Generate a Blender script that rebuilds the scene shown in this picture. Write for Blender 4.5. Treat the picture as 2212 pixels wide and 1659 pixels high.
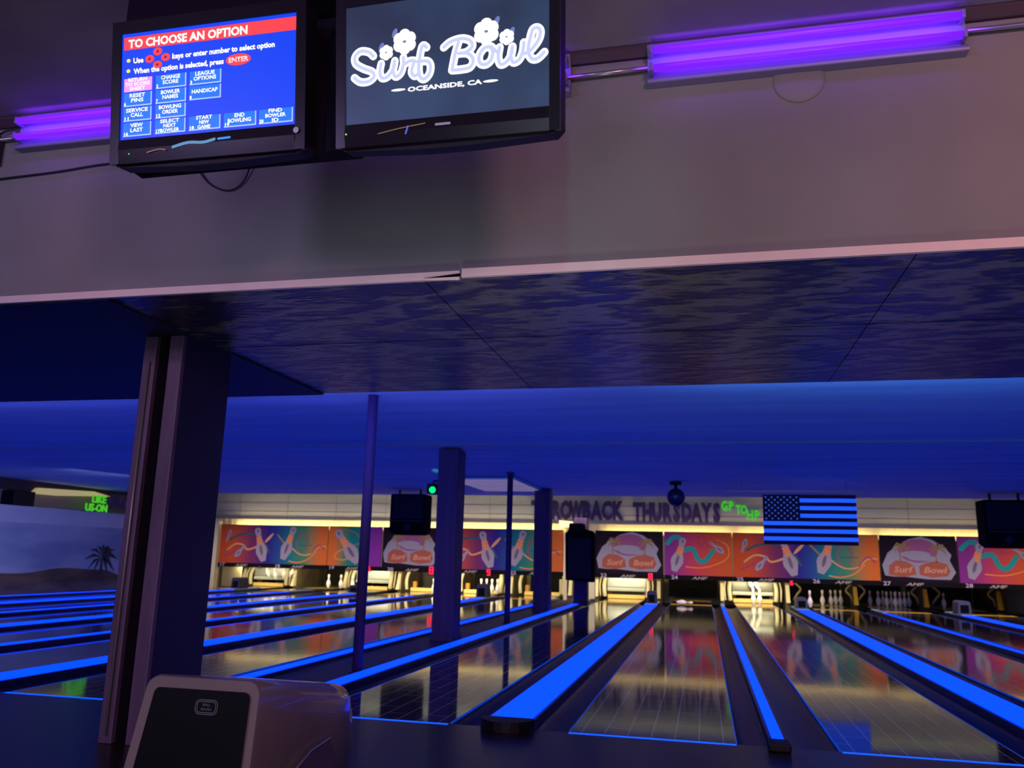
import bpy, math, random
from mathutils import Matrix, Vector
random.seed(7)
PI = math.pi
for o in list(bpy.data.objects): bpy.data.objects.remove(o)
SC = bpy.context.scene
COL = SC.collection

# ------------------------------------------------------------ camera
def cam_axes(yaw, pitch, roll):
    cy, sy, cp, sp = math.cos(yaw), math.sin(yaw), math.cos(pitch), math.sin(pitch)
    f = Vector((-sy*cp, cy*cp, sp)); r = Vector((cy, sy, 0)); u = r.cross(f)
    c, s = math.cos(roll), math.sin(roll)
    return r*c + u*s, u*c - r*s, f
cd = bpy.data.cameras.new('camera'); cam = bpy.data.objects.new('camera', cd); COL.objects.link(cam)
R_, U_, F_ = cam_axes(.22965, .20752, .02416)
m = Matrix((R_, U_, -F_)).transposed().to_4x4(); m.translation = Vector((0, -5.7431, 1.1258))
cam.matrix_world = m
cd.sensor_width = 36; cd.lens = 1775.8/2212*36; cd.clip_start = .05; cd.clip_end = 100
cd.dof.use_dof = True; cd.dof.focus_distance = 4.2; cd.dof.aperture_fstop = 3.0
SC.camera = cam

# ------------------------------------------------------------ world, exposure
w = bpy.data.worlds.new('world'); SC.world = w; w.use_nodes = True
w.node_tree.nodes['Background'].inputs[0].default_value = (.03, .02, .08, 1)
w.node_tree.nodes['Background'].inputs[1].default_value = .1
SC.view_settings.view_transform = 'Standard'; SC.view_settings.look = 'None'
SC.view_settings.gamma = 1; SC.view_settings.exposure = 0; SC.view_settings.use_curve_mapping = False

# ------------------------------------------------------------ lights of the room
def area(name, loc, rot, size, col, power, sy=None, spread=None):
    l = bpy.data.lights.new(name, 'AREA'); l.shape = 'RECTANGLE'; l.size = size; l.size_y = sy or size
    l.color = col; l.energy = power
    if spread: l.spread = spread
    o = bpy.data.objects.new(name, l); COL.objects.link(o); o.location = loc; o.rotation_euler = rot
    return o
def spot(name, loc, to, col, power, ang, blend=.6, rad=.05):
    l = bpy.data.lights.new(name, 'SPOT'); l.color = col; l.energy = power; l.spot_size = ang; l.spot_blend = blend
    l.shadow_soft_size = rad
    o = bpy.data.objects.new(name, l); COL.objects.link(o); o.location = loc
    o.rotation_euler = (Vector(to)-Vector(loc)).to_track_quat('-Z', 'Y').to_euler()
    return o
# concourse lamps behind the camera: warm pink on the right, bluish on the left
area('concourse_lamp_warm', (2.2, -8.0, 3.35), (math.radians(72), 0, math.radians(-6)), 1.0, (1, .50, .58), 165)
area('concourse_lamp_cool', (-5.2, -8.2, 3.3), (math.radians(72), 0, math.radians(-4)), 1.2, (.60, .46, 1), 130)
area('concourse_fill_soft', (-1, -8.6, 1.0), (math.radians(92), 0, 0), 3, (.66, .76, 1), 75)  # low frontal fill, added to lift the bulkhead and soffit
# green beams of the party light on the ceiling
spot('laser_green', (3.4, 2.0, .4), (4.02, 3.9, 2.66), (.1, 1, .5), 420, .055, .9, .01)
spot('laser_green', (-3.9, 5.2, 1.9), (-4.6, 8.2, 2.6), (.1, 1, .5), 420, .06, .9, .01)
# party spots washing over the bulkhead
spot('party_spot_red', (1.6, -7.5, 3.3), (1.9, -2.1, 2.95), (1, .38, .22), 160, .55, 1, .1)
spot('party_spot_teal', (.2, -7.5, 3.3), (-.75, -2.1, 2.75), (.25, .8, .7), 90, .35, 1, .1)
spot('party_spot_rose', (-4, -7.5, 3.3), (-3.1, -2.1, 2.85), (1, .3, .4), 80, .3, 1, .1)
# blacklight tubes in the pocket behind the bulkhead, above the foul line
for i, x in enumerate((-12, -7.5, -3, 1.5, 6)):
    area('lane_blacklight', (x, .95, 2.5), (math.radians(100), 0, 0), 3.6, (.10, .13, 1) if i < 3 else (.06, .24, 1), 45, .15)
# unseen fill lights added to brighten the masks, above the end of the low ceiling
for x in (-12, -7, -2, 3, 7.5):
    area('mask_fill', (x, 13.95, 2.8), (math.radians(52), 0, 0), 4.6, (1, .80, .70), 36, .15, math.radians(62))
# work lamps behind the masks, shining up the back wall
for x in (-12.5, -9, -5.6):
    area('back_work_lamp', (x, 17.66, 1.80), (math.radians(172), 0, 0), 3.4, (1, .84, .44), 22, .08)
for x in (-1.0, 2.6, 6.2):
    area('back_work_lamp', (x, 17.66, 1.80), (math.radians(172), 0, 0), 3.4, (1, .8, .36), 14, .08)
D = {17: 'leftmost lane beside the beach mural', 18: 'lane of the three standing pins', 19: 'lane under the slanting pin mask by the thin post', 20: 'lane under the sunset mask left of the square column',
     21: 'lane of the glaring pins right of the square column', 22: 'lane along the left of the dark walkway', 23: 'lane along the right of the dark walkway', 24: 'lane under the purple ribbon mask in the middle',
     25: 'lane below the hanging flag', 26: 'lane of the four white pins', 27: 'lane of the dim full rack of pins', 28: 'lane at the right edge under the right speaker'}
LX = {17: -13.90, 18: -12.05, 19: -10.30, 20: -8.45, 21: -6.71, 22: -4.80, 23: -2.265, 24: -.363, 25: 1.334, 26: 3.236, 27: 4.93, 28: 6.83}
PITW = {17: 16, 18: 24, 19: 18, 20: 24, 21: 34, 22: 10, 23: 20, 24: .7, 25: 32, 26: 5, 27: 1.2, 28: .6}
area('mural_fill', (-11.5, 8.5, 2.5), (math.radians(60), 0, math.radians(75)), 1.6, (.42, .46, 1), 11, .2, math.radians(110))  # unseen fill added to brighten the beach mural
for x in (-.8, 2.4):
    area('soffit_fill', (x, -3.1, .3), (math.radians(148), 0, 0), .5, (1, .90, .84), 4.5, .3, math.radians(100))  # unseen uplights added to brighten the plywood soffit
for n, p in PITW.items():
    area('pit_lamp', (LX[n], 18.5, .72), (math.radians(38), 0, 0), 1.1, (1, .86, .52) if n != 27 else (.6, .45, 1), p, .1)

# ------------------------------------------------------------ materials
MATS = {}
def mat(name, base=(.5, .5, .5), rough=.6, metal=0, emit=None, es=1, spec=.5, coat=0):
    if name in MATS: return MATS[name]
    m = bpy.data.materials.new(name); m.use_nodes = True; b = m.node_tree.nodes['Principled BSDF']
    b.inputs['Base Color'].default_value = (*base, 1); b.inputs['Roughness'].default_value = rough
    b.inputs['Metallic'].default_value = metal; b.inputs['Specular IOR Level'].default_value = spec
    if coat: b.inputs['Coat Weight'].default_value = coat; b.inputs['Coat Roughness'].default_value = .05
    if emit: b.inputs['Emission Color'].default_value = (*emit, 1); b.inputs['Emission Strength'].default_value = es
    MATS[name] = m; return m
def nt(m): return m.node_tree.nodes, m.node_tree.links, m.node_tree.nodes['Principled BSDF']
def noisy(name, c1, c2, scale=(1, 1, 1), ns=4, rough=.6, bump=0, det=6, dist=0, **k):
    m = mat(name, c1, rough, **k); N, L, b = nt(m)
    tc = N.new('ShaderNodeTexCoord'); mp = N.new('ShaderNodeMapping'); mp.inputs['Scale'].default_value = scale
    n = N.new('ShaderNodeTexNoise'); n.inputs['Scale'].default_value = ns; n.inputs['Detail'].default_value = det; n.inputs['Distortion'].default_value = dist
    r = N.new('ShaderNodeValToRGB'); r.color_ramp.elements[0].position = .35; r.color_ramp.elements[1].position = .65
    r.color_ramp.elements[0].color = (*c1, 1); r.color_ramp.elements[1].color = (*c2, 1)
    L.new(tc.outputs['Object'], mp.inputs[0]); L.new(mp.outputs[0], n.inputs['Vector']); L.new(n.outputs[0], r.inputs[0]); L.new(r.outputs[0], b.inputs['Base Color'])
    if bump:
        bp = N.new('ShaderNodeBump'); bp.inputs['Strength'].default_value = bump; bp.inputs['Distance'].default_value = .01
        L.new(n.outputs[0], bp.inputs['Height']); L.new(bp.outputs[0], b.inputs['Normal'])
    return m
BLUE_E = (.001, .085, 1.0)
M_ceil = noisy('ceiling_paint', (.46, .56, .54), (.58, .70, .66), (.25, 3, 1), 1.2, .8)
M_ceil_front = noisy('concourse_ceiling_paint', (.22, .18, .22), (.30, .25, .30), (1, 1, 1), 2, .8)
M_wall_front = noisy('bulkhead_paint', (.20, .19, .195), (.235, .225, .23), (1, 1, 1), 1.4, .7)
M_dark = mat('dark_paint', (.02, .018, .03), .7)
M_black = mat('black_plastic', (.005, .004, .007), .5, spec=.25)
M_blackmat = mat('black_matte', (.004, .004, .005), .9, spec=.1)
M_purple = noisy('purple_paint', (.045, .022, .07), (.06, .03, .09), (6, 6, .5), 3, .6, spec=.25)
M_strip = mat('fluorescent_blue_capping', (.005, .05, .4), .6, emit=(.0003, .030, 1), es=2.9, spec=.12)
M_strip_dim = mat('fluorescent_blue_edge', (.02, .1, .5), .4, emit=(.002, .06, .55), es=.45)
M_tail = mat('pit_lit_capping', (.35, .55, .75), .4)  # capping colour paled for the pit light on its far end
M_side = mat('divider_side', (.012, .013, .05), .35)
M_gutter = noisy('gutter_plastic', (.012, .010, .05), (.018, .015, .06), (1, .2, 1), 6, .38, spec=.2)
M_foul = mat('foul_line_tape', (.02, .15, .6), .4, emit=(.001, .09, 1), es=1.2)
M_pin = mat('pin_white', (.85, .85, .82), .25)
M_red = mat('pin_red_band', (.65, .02, .02), .3)
M_cream = mat('cream_plastic', (.78, .68, .42), .45)
M_grey = mat('grey_metal', (.42, .45, .42), .35, metal=.3)
M_orange = mat('orange_plastic', (.85, .38, .05), .5)
M_yel = mat('yellow_deck', (.75, .42, .03), .3)
M_white_e = mat('screen_white', (0, 0, 0), .5, emit=(1, 1, .98), es=1.3)
M_metal = mat('brushed_metal', (.5, .46, .48), .3, metal=.8)
M_cable = mat('cable_rubber', (.01, .01, .015), .6)
def emis(name, c, s=1): return mat(name, (0, 0, 0), .4, emit=c, es=s)

# lanes: long narrow boards with pale seams
def lane_material():
    m = mat('lane_boards', (.1, .08, .07), .07, coat=0); N, L, b = nt(m)
    tc = N.new('ShaderNodeTexCoord'); mp = N.new('ShaderNodeMapping'); mp.inputs['Rotation'].default_value = (0, 0, PI/2)
    br = N.new('ShaderNodeTexBrick'); br.offset = .5; br.inputs['Scale'].default_value = 1
    br.inputs['Brick Width'].default_value = .5; br.inputs['Row Height'].default_value = .152; br.inputs['Mortar Size'].default_value = .004
    br.inputs['Color1'].default_value = (.036, .029, .032, 1); br.inputs['Color2'].default_value = (.046, .037, .040, 1); br.inputs['Mortar'].default_value = (.42, .38, .42, 1)
    br.inputs['Mortar Smooth'].default_value = .2
    L.new(tc.outputs['Object'], mp.inputs[0]); L.new(mp.outputs[0], br.inputs['Vector']); L.new(br.outputs['Color'], b.inputs['Base Color'])
    n = N.new('ShaderNodeTexNoise'); n.inputs['Scale'].default_value = 1.3; n.inputs['Detail'].default_value = 3
    bp = N.new('ShaderNodeBump'); bp.inputs['Strength'].default_value = .03; bp.inputs['Distance'].default_value = .02
    L.new(tc.outputs['Object'], n.inputs['Vector']); L.new(n.outputs[0], bp.inputs['Height']); L.new(bp.outputs[0], b.inputs['Normal'])
    return m
M_lane = lane_material()
M_appr = noisy('approach_wood', (.012, .007, .006), (.019, .012, .009), (6, .4, 1), 3, .3, spec=.3)
M_walk = noisy('walkway_carpet', (.045, .035, .05), (.06, .05, .065), (3, 1, 1), 8, .6)

def plywood():
    m = mat('dark_plywood', (.03, .03, .035), .34, spec=.6); N, L, b = nt(m)
    tc = N.new('ShaderNodeTexCoord'); mp = N.new('ShaderNodeMapping'); mp.inputs['Scale'].default_value = (.55, 1.5, 1); mp.inputs['Rotation'].default_value = (0, 0, -.35)
    n = N.new('ShaderNodeTexNoise'); n.inputs['Scale'].default_value = 1.6; n.inputs['Detail'].default_value = 2; n.inputs['Distortion'].default_value = .6
    wv = N.new('ShaderNodeTexWave'); wv.inputs['Scale'].default_value = .8; wv.inputs['Distortion'].default_value = 16; wv.inputs['Detail'].default_value = 5; wv.inputs['Detail Scale'].default_value = 2.4; wv.inputs['Detail Roughness'].default_value = .65
    r = N.new('ShaderNodeValToRGB'); r.color_ramp.elements[0].color = (.030, .028, .014, 1); r.color_ramp.elements[1].color = (.17, .16, .065, 1)
    r.color_ramp.elements[0].position = .3; r.color_ramp.elements[1].position = .95
    L.new(tc.outputs['Object'], mp.inputs[0]); L.new(mp.outputs[0], wv.inputs['Vector']); L.new(wv.outputs['Color'], r.inputs[0]); L.new(r.outputs[0], b.inputs['Base Color'])
    bp = N.new('ShaderNodeBump'); bp.inputs['Strength'].default_value = .5; bp.inputs['Distance'].default_value = .012
    L.new(wv.outputs['Color'], bp.inputs['Height']); L.new(bp.outputs[0], b.inputs['Normal'])
    return m
M_ply = plywood()
def ramp_x(name, stops, x0, x1, rough=.55):
    m = mat(name, (.3, .3, .3), .8, spec=.08); N, L, b = nt(m)
    tc = N.new('ShaderNodeTexCoord'); sp = N.new('ShaderNodeSeparateXYZ'); mr = N.new('ShaderNodeMapRange')
    mr.inputs['From Min'].default_value = x0; mr.inputs['From Max'].default_value = x1
    r = N.new('ShaderNodeValToRGB'); cr = r.color_ramp
    while len(cr.elements) < len(stops): cr.elements.new(.5)
    for e, (p, c) in zip(cr.elements, stops): e.position = p; e.color = (*c, 1)
    L.new(tc.outputs['Object'], sp.inputs[0]); L.new(sp.outputs[0], mr.inputs[0]); L.new(mr.outputs[0], r.inputs[0]); L.new(r.outputs[0], b.inputs['Base Color'])
    return m

# ------------------------------------------------------------ mesh helpers
class MB:
    def __init__(s): s.v = []; s.f = []; s.mi = []; s.mats = []; s.sm = []
    def _m(s, m):
        if m not in s.mats: s.mats.append(m)
        return s.mats.index(m)
    def add(s, vs, fs, m, smooth=False):
        k = len(s.v); s.v += [tuple(p) for p in vs]; i = s._m(m)
        for f in fs: s.f.append([a+k for a in f]); s.mi.append(i); s.sm.append(smooth)
        return s
    def box(s, x0, x1, y0, y1, z0, z1, m):
        v = [(x, y, z) for z in (z0, z1) for y in (y0, y1) for x in (x0, x1)]
        return s.add(v, [(0, 2, 3, 1), (4, 5, 7, 6), (0, 1, 5, 4), (2, 6, 7, 3), (0, 4, 6, 2), (1, 3, 7, 5)], m)
    def prism(s, prof, a, b, axis, m, smooth=False):
        # closed profile (list of 2D) swept along an axis: 'y' -> (x,z), 'x' -> (y,z), 'z' -> (x,y)
        P = {'y': lambda p, t: (p[0], t, p[1]), 'x': lambda p, t: (t, p[0], p[1]), 'z': lambda p, t: (p[0], p[1], t)}[axis]
        n = len(prof); v = [P(p, a) for p in prof]+[P(p, b) for p in prof]
        f = [(i, (i+1) % n, n+(i+1) % n, n+i) for i in range(n)]
        s.add(v, f, m, smooth); s.add(v, [tuple(range(n))[::-1], tuple(range(n, 2*n))], m); return s
    def lathe(s, prof, c, m, n=16, mat_at=None):
        v = []; f = []; k = len(prof)
        for r, z in prof:
            for i in range(n): a = 2*PI*i/n; v.append((c[0]+r*math.cos(a), c[1]+r*math.sin(a), c[2]+z))
        for j in range(k-1):
            for i in range(n): f.append((j*n+i, j*n+(i+1) % n, (j+1)*n+(i+1) % n, (j+1)*n+i))
        f += [tuple(range(n))[::-1], tuple(range((k-1)*n, k*n))]
        return s.add(v, f, m, True)
    def tube(s, pts, r, m, n=8):
        pts = [Vector(p) for p in pts]; v = []; f = []
        for i, p in enumerate(pts):
            t = (pts[min(i+1, len(pts)-1)]-pts[max(i-1, 0)]).normalized()
            a = t.orthogonal().normalized() if i == 0 else (a-t*a.dot(t)).normalized()
            b = t.cross(a)
            for k in range(n): q = 2*PI*k/n; v.append(p+(a*math.cos(q)+b*math.sin(q))*r)
        for i in range(len(pts)-1):
            for k in range(n): f.append((i*n+k, i*n+(k+1) % n, (i+1)*n+(k+1) % n, (i+1)*n+k))
        f += [tuple(range(n))[::-1], tuple(range((len(pts)-1)*n, len(pts)*n))]
        return s.add(v, f, m, True)
    def poly(s, pts, y, m, flip=False):
        # flat polygon in the x-z plane at depth y (fan around the centre, for star-shaped outlines)
        c = (sum(p[0] for p in pts)/len(pts), sum(p[1] for p in pts)/len(pts))
        v = [(c[0], y, c[1])]+[(p[0], y, p[1]) for p in pts]; n = len(pts)
        return s.add(v, [(0, 1+i, 1+(i+1) % n) for i in range(n)], m)
    def rect(s, x0, x1, z0, z1, y, m): return s.add([(x0, y, z0), (x1, y, z0), (x1, y, z1), (x0, y, z1)], [(0, 1, 2, 3)], m)
    def disc(s, cx, cz, rx, rz, y, m, n=20, rot=0):
        return s.poly([(cx+rx*math.cos(2*PI*i/n)*math.cos(rot)-rz*math.sin(2*PI*i/n)*math.sin(rot), cz+rx*math.cos(2*PI*i/n)*math.sin(rot)+rz*math.sin(2*PI*i/n)*math.cos(rot)) for i in range(n)], y, m)
    def stroke(s, pts, wd, y, m, smooth=5, taper=False):
        p = spline(pts, smooth) if smooth > 1 else [Vector(q) for q in pts]
        n = len(p); L = []; Rr = []
        for i in range(n):
            t = (p[min(i+1, n-1)]-p[max(i-1, 0)]).normalized(); nn = Vector((-t.y, t.x))
            ww = wd*(1 if not taper else max(.15, math.sin(PI*(i+.5)/n)))/2
            L.append(p[i]+nn*ww); Rr.append(p[i]-nn*ww)
        v = [(a.x, y, a.y) for a in L]+[(a.x, y, a.y) for a in Rr]
        s.add(v, [(i, i+1, n+i+1, n+i) for i in range(n-1)], m)
        if not taper:
            for q in (p[0], p[-1]): s.disc(q.x, q.y, wd/2, wd/2, y-.0006, m, 10)
        return s
    def text(s, txt, h, x, z, y, m, align='LEFT', bold=0, sx=1, ext=0, shear=0):
        # h = capital height
        key = (txt, align, bold, shear)
        cu = bpy.data.curves.new('t', 'FONT'); cu.body = txt; cu.size = 1; cu.align_x = align; cu.offset = bold; cu.resolution_u = 2; cu.extrude = ext/h*.73 if ext else 0; cu.shear = shear
        ob = bpy.data.objects.new('t', cu); me = bpy.data.meshes.new_from_object(ob)
        k = h/.73
        v = [(x+p.co.x*k*sx, y-(p.co.z)*k, z+p.co.y*k) for p in me.vertices]
        s.add(v, [tuple(q.vertices) for q in me.polygons], m)
        bpy.data.objects.remove(ob); bpy.data.curves.remove(cu); bpy.data.meshes.remove(me)
        return s
    def build(s, name, parent=None, **tags):
        me = bpy.data.meshes.new(name); me.from_pydata(s.v, [], s.f)
        for m in s.mats: me.materials.append(m)
        for p, i, sm in zip(me.polygons, s.mi, s.sm): p.material_index = i; p.use_smooth = sm
        me.update()
        o = bpy.data.objects.new(name, me); COL.objects.link(o)
        if parent: o.parent = parent
        for k, v in tags.items(): o[k] = v
        return o
def spline(pts, sub=5):
    P = [Vector(p) for p in pts]; out = []
    for i in range(len(P)-1):
        a, b, c, d = P[max(i-1, 0)], P[i], P[i+1], P[min(i+2, len(P)-1)]
        for k in range(sub):
            t = k/sub
            out.append(.5*((2*b)+(c-a)*t+(2*a-5*b+4*c-d)*t*t+(3*b-a-3*c+d)*t**3))
    out.append(P[-1]); return out
def bevel(o, wd=.01, seg=2):
    b = o.modifiers.new('bevel', 'BEVEL'); b.width = wd; b.segments = seg; b.limit_method = 'ANGLE'; return o
def thing(name, label, cat, loc=(0, 0, 0), group=None, rot=None):
    o = bpy.data.objects.new(name, None); COL.objects.link(o); o.location = loc; o.empty_display_size = .1
    if rot: o.rotation_euler = rot
    o['label'] = label; o['category'] = cat
    if group: o['group'] = group
    return o
def tag(o, label, cat, group=None):
    o['label'] = label; o['category'] = cat
    if group: o['group'] = group
    return o
def struct(name, mb, **k): return mb.build(name, kind='structure', **k)
def copytree(o, parent=None):
    c = o.copy(); COL.objects.link(c)
    if parent: c.parent = parent
    for ch in list(o.children): copytree(ch, c)
    return c

# ------------------------------------------------------------ the room
XL, XR = -15.2, 9.2
Y0 = -2.1            # face of the bulkhead
struct('floor', MB().box(XL, XR, -9.2, 0, -.2, 0, M_appr))
struct('floor', MB().box(XL, XR, 0, 22.2, -.3, -.2, M_dark))
zc = 3.575
struct('ceiling', MB().box(XL, XR, -9.2, Y0, zc, zc+.1, M_ceil_front))
struct('ceiling', MB().prism([(.74, 2.71), (5.0, 2.63), (5.0, 2.60), (13.7, 2.58), (13.7, 3.1), (22.2, 3.1), (22.2, 3.3), (.74, 3.3)], XL, XR, 'x', M_ceil))
struct('wall_back', MB().box(XL, XR, 22.1, 22.3, -.3, 3.3, noisy('back_wall_paint', (.55, .5, .38), (.62, .56, .42), ns=2)))
struct('wall_front', MB().box(XL, XR, -9.4, -9.2, 0, 3.7, M_wall_front))
struct('wall_right', MB().box(XR, XR+.15, -9.4, 22.3, -.3, 3.7, M_wall_front))
# bulkhead
struct('wall_bulkhead', MB().box(XL, XR, Y0, Y0+.12, 2.486, zc+.1, M_wall_front).box(XL, XR, .62, .74, 2.49, 3.3, M_dark))
ply = MB().box(-3.2, XR, Y0+.12, .74, 2.485, 2.51, M_ply)
struct('ceiling', ply)
seams = MB()
for x in (-1.35, .95, 3.4, 5.8): seams.box(x, x+.004, Y0+.12, .74, 2.4835, 2.486, M_blackmat)
seams.box(-3.2, XR, -.86, -.855, 2.4835, 2.486, M_blackmat)
struct('trim_1', seams)
struct('ceiling', MB().box(XL, -3.2, Y0+.12, .74, 2.47, 2.51, mat('soffit_dark', (.012, .014, .035), .7)))
M_trim = noisy('pink_trim_paint', (.78, .60, .58), (.82, .64, .60), (2, 1, 1), 4, .5)
struct('trim_2', MB().box(XL, -1.12, Y0-.022, Y0-.001, 2.437, 2.477, M_trim))
tr = MB().box(-1.11, XR, Y0-.022, Y0-.001, 2.443, 2.486, M_trim)
struct('trim_3', tr)
struct('trim_4', MB().add([(-1.30, Y0-.024, 2.437), (-1.12, Y0-.03, 2.425), (-1.12, Y0-.03, 2.443), (-1.30, Y0-.03, 2.441)], [(0, 1, 2, 3)], M_trim).add([(-1.30, Y0-.0245, 2.447), (-1.115, Y0-.0245, 2.445), (-1.115, Y0-.0245, 2.462)], [(0, 1, 2)], M_blackmat))
# dark moulding where the bulkhead meets the concourse ceiling
struct('trim_5', MB().prism([(Y0, zc-.005), (Y0-.05, zc-.005), (Y0-.05, zc-.02), (Y0-.02, zc-.055), (Y0, zc-.055)], XL, XR, 'x', mat('cornice_dark', (.06, .03, .05), .6)))

# left side wall with a painted beach
M_sky = noisy('mural_sky', (.30, .36, .42), (.66, .70, .62), (1, .35, 1.2), 1.1, .7, det=3)
struct('wall_left', MB().box(XL-.1, XL, -9.4, 22.3, -.3, 3.7, noisy('left_wall_paint', (.12, .09, .07), (.16, .12, .09), ns=1.5)))
mural = thing('beach_mural', 'painted beach wall with a palm tree on brown dunes, left of the lanes', 'mural', (-14.95, 12, 0))
def yz(mb, pts, x, m):
    c = (sum(p[0] for p in pts)/len(pts), sum(p[1] for p in pts)/len(pts)); n = len(pts)
    return mb.add([(x, c[0], c[1])]+[(x, p[0], p[1]) for p in pts], [(0, 1+i, 1+(i+1) % n) for i in range(n)], m)
MB().box(0, .1, -12, 5.2, -.2, 1.62, M_sky).build('painted_sky', mural)
MB().box(-.2, .1, -12, 5.2, 1.62, 1.99, noisy('mural_band', (.60, .62, .55), (.70, .72, .62), (1, .5, 1), 2, .7)).build('upper_band', mural)
du = MB(); prof = []
for i in range(60):
    y = -8+i*.22
    prof.append((y, .52+.05*math.sin(y*1.3)+.14*math.exp(-((y+.7)/.9)**2)-(.25 if y > .9 else 0)*min(1, (y-.9)/.8)))
M_dune = noisy('mural_dune', (.11, .06, .03), (.26, .17, .06), (1, .6, 2.5), 1.6, .8)
for a, b in zip(prof, prof[1:]): du.add([(.104, a[0], -.2), (.104, b[0], -.2), (.104, b[0], b[1]), (.104, a[0], a[1])], [(0, 1, 2, 3)], M_dune)
du.build('painted_dune', mural)
pa = MB(); M_palm = mat('mural_palm', (.06, .055, .04), .8)
pa.add([(.108, .62, .45), (.108, .74, .45), (.108, .70, .85), (.108, .64, .85)], [(0, 1, 2, 3)], M_palm)
for ang, ln in ((10, .62), (38, .55), (62, .5), (90, .48), (118, .5), (145, .6), (172, .65), (200, .55), (-22, .55), (-45, .4), (225, .4)):
    a = math.radians(ang); d = Vector((math.cos(a), math.sin(a))); nn = Vector((-d.y, d.x)); c = Vector((.67, .88))
    q = [c, c+d*ln*.45+nn*.05+Vector((0, .05)), c+d*ln-Vector((0, .16)), c+d*ln*.5-nn*.05]
    yz(pa, [(p.x, p.y) for p in q], .108, M_palm)
pa.build('painted_palm', mural)
# beige recess above the mural, brown clutter and yellow-lit beam
struct('trim_6', MB().box(XL, XL+.05, 8.2, 14.5, 1.99, 2.42, mat('beige_recess', (.30, .23, .16), .8)))
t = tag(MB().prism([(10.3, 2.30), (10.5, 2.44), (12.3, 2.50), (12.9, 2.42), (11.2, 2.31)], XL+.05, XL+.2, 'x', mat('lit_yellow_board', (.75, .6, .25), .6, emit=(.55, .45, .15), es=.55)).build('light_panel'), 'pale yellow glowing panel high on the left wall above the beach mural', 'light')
t = tag(bevel(MB().box(XL+.05, XL+.4, 9.6, 10.2, 1.992, 2.32, M_black).build('storage_box'), .02), 'dark box on the ledge above the beach mural', 'box')
struct('trim_7', MB().prism([(8.4, 2.42), (10.3, 2.30), (10.5, 2.47), (14.5, 2.52), (14.5, 2.575), (8.4, 2.575)], XL, XL+.12, 'x', mat('brown_beam', (.03, .022, .03), .8)))
M_green = emis('fluorescent_green', (.06, .62, .02), .8)
M_letter = mat('purple_letter_foam', (.045, .016, .13), .6)
def sign_x(name, words, label, x, rotz=PI/2):
    t = thing(name, label, 'sign', (x, 0, 0), rot=(0, 0, rotz))
    for txt, h, u, z, m, sx, bold in words:
        o = MB().text(txt, h, u, z, 0, m, bold=bold, sx=sx, ext=.012).build('lettering', t)
    return t
sign_x('wall_lettering', [('LIKE', .185, 11.98, 2.215, M_green, 1.05, .03), ('US-ON', .185, 11.78, 2.0, M_green, 1.0, .03)], 'green fluorescent LIKE US-ON lettering above the beach mural', XL+.42)
sign_x('wall_lettering', [('FACEBOOK', .27, 12.62, 2.14, M_letter, 1.1, .04)], 'dark purple letters beginning FAC, half hidden by the big pillar', XL+.42)
tag(MB().box(XL+.05, XL+.42, 11.7, 14.6, 1.993, 2.01, mat('ledge', (.25, .2, .12), .6)).build('sign_ledge'), 'thin ledge carrying the green lettering over the beach mural', 'ledge')

# wall above the masks
M_bw = noisy('cladding_paint', (.46, .43, .42), (.53, .50, .48), (.3, 1, 4), 1.5, .75)
YB = 17.85
bw = MB().box(XL, XR, YB, YB+.1, 1.80, 3.1, M_bw)
struct('wall_back', bw)
cl = MB(); M_line = mat('cladding_joint', (.34, .31, .30), .8)
for z in (2.2, 2.34, 2.6): cl.box(XL, XR, YB-.006, YB, z, z+.006, M_line)
x = XL+1.0
while x < XR: cl.box(x, x+.014, YB-.008, YB, 2.06, 3.1, M_line); x += 1.62
struct('trim_8', cl)
# ruffled yellow valance at the foot of the cladding
va = MB(); n = 0; x = XL
while x < XR:
    d = .012*(n % 2); va.box(x, x+.1, YB-.05-d, YB-.008, 1.87, 2.10, M_val if n else (M_val := noisy('valance_yellow', (.85, .72, .4), (.9, .78, .46), ns=3))); x += .1; n += 1
struct('trim_9', va)
TW = thing('wall_lettering', 'dark purple THROWBACK THURSDAYS letters on the wall above the lane masks', 'sign', (0, YB-.03, 0))
def letters(txt, x0, x1, h, z, parent, m, bold=.055, slope=0):
    n = len(txt); st = (x1-x0)/n
    for i, ch in enumerate(txt):
        if ch != ' ': MB().text(ch, h, x0+(i+.5)*st, z+slope*i, 0, m, align='CENTER', bold=bold, sx=st/h*1.02 if ch not in 'W' else st/h*.82, ext=.012).build('letter', parent)
letters('THROWBACK', -4.86, -2.22, .50, 2.25, TW, M_letter)
letters('THURSDAYS', -1.93, .50, .50, 2.22, TW, M_letter)
GP = thing('wall_lettering', 'green fluorescent GP TO HP letters stepping down beside the flag', 'sign', (0, YB-.03, 0))
letters('GP', .50, .84, .26, 2.52, GP, M_green, .03)
letters('TO', .87, 1.17, .24, 2.43, GP, M_green, .03)
letters('HP', 1.16, 1.52, .26, 2.28, GP, M_green, .03)

# ------------------------------------------------------------ lanes
LW = 1.067
YE = 20.9
BY = 1.85
for n, xc in LX.items():
    t = thing('bowling_lane', 'glossy bowling ' + D[n], 'bowling lane', (xc, 0, 0))
    mb = MB().box(-LW/2, LW/2, 0, YE, -.06, 0, M_lane).build('lane_bed', t)
    MB().box(-LW/2, LW/2, -.035, .0, -.002, .0025, M_foul).build('foul_line', t)
    MB().box(-LW/2, LW/2, 17.1, 17.5, -.002, .003, M_yel).build('deck_strip', t)
    MB().box(-LW/2, LW/2, 19.3, 20.85, -.002, .0015, noisy('pin_deck', (.55, .36, .1), (.62, .42, .13), (8, 1, 1), 3, .25)).build('pin_deck', t)
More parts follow.
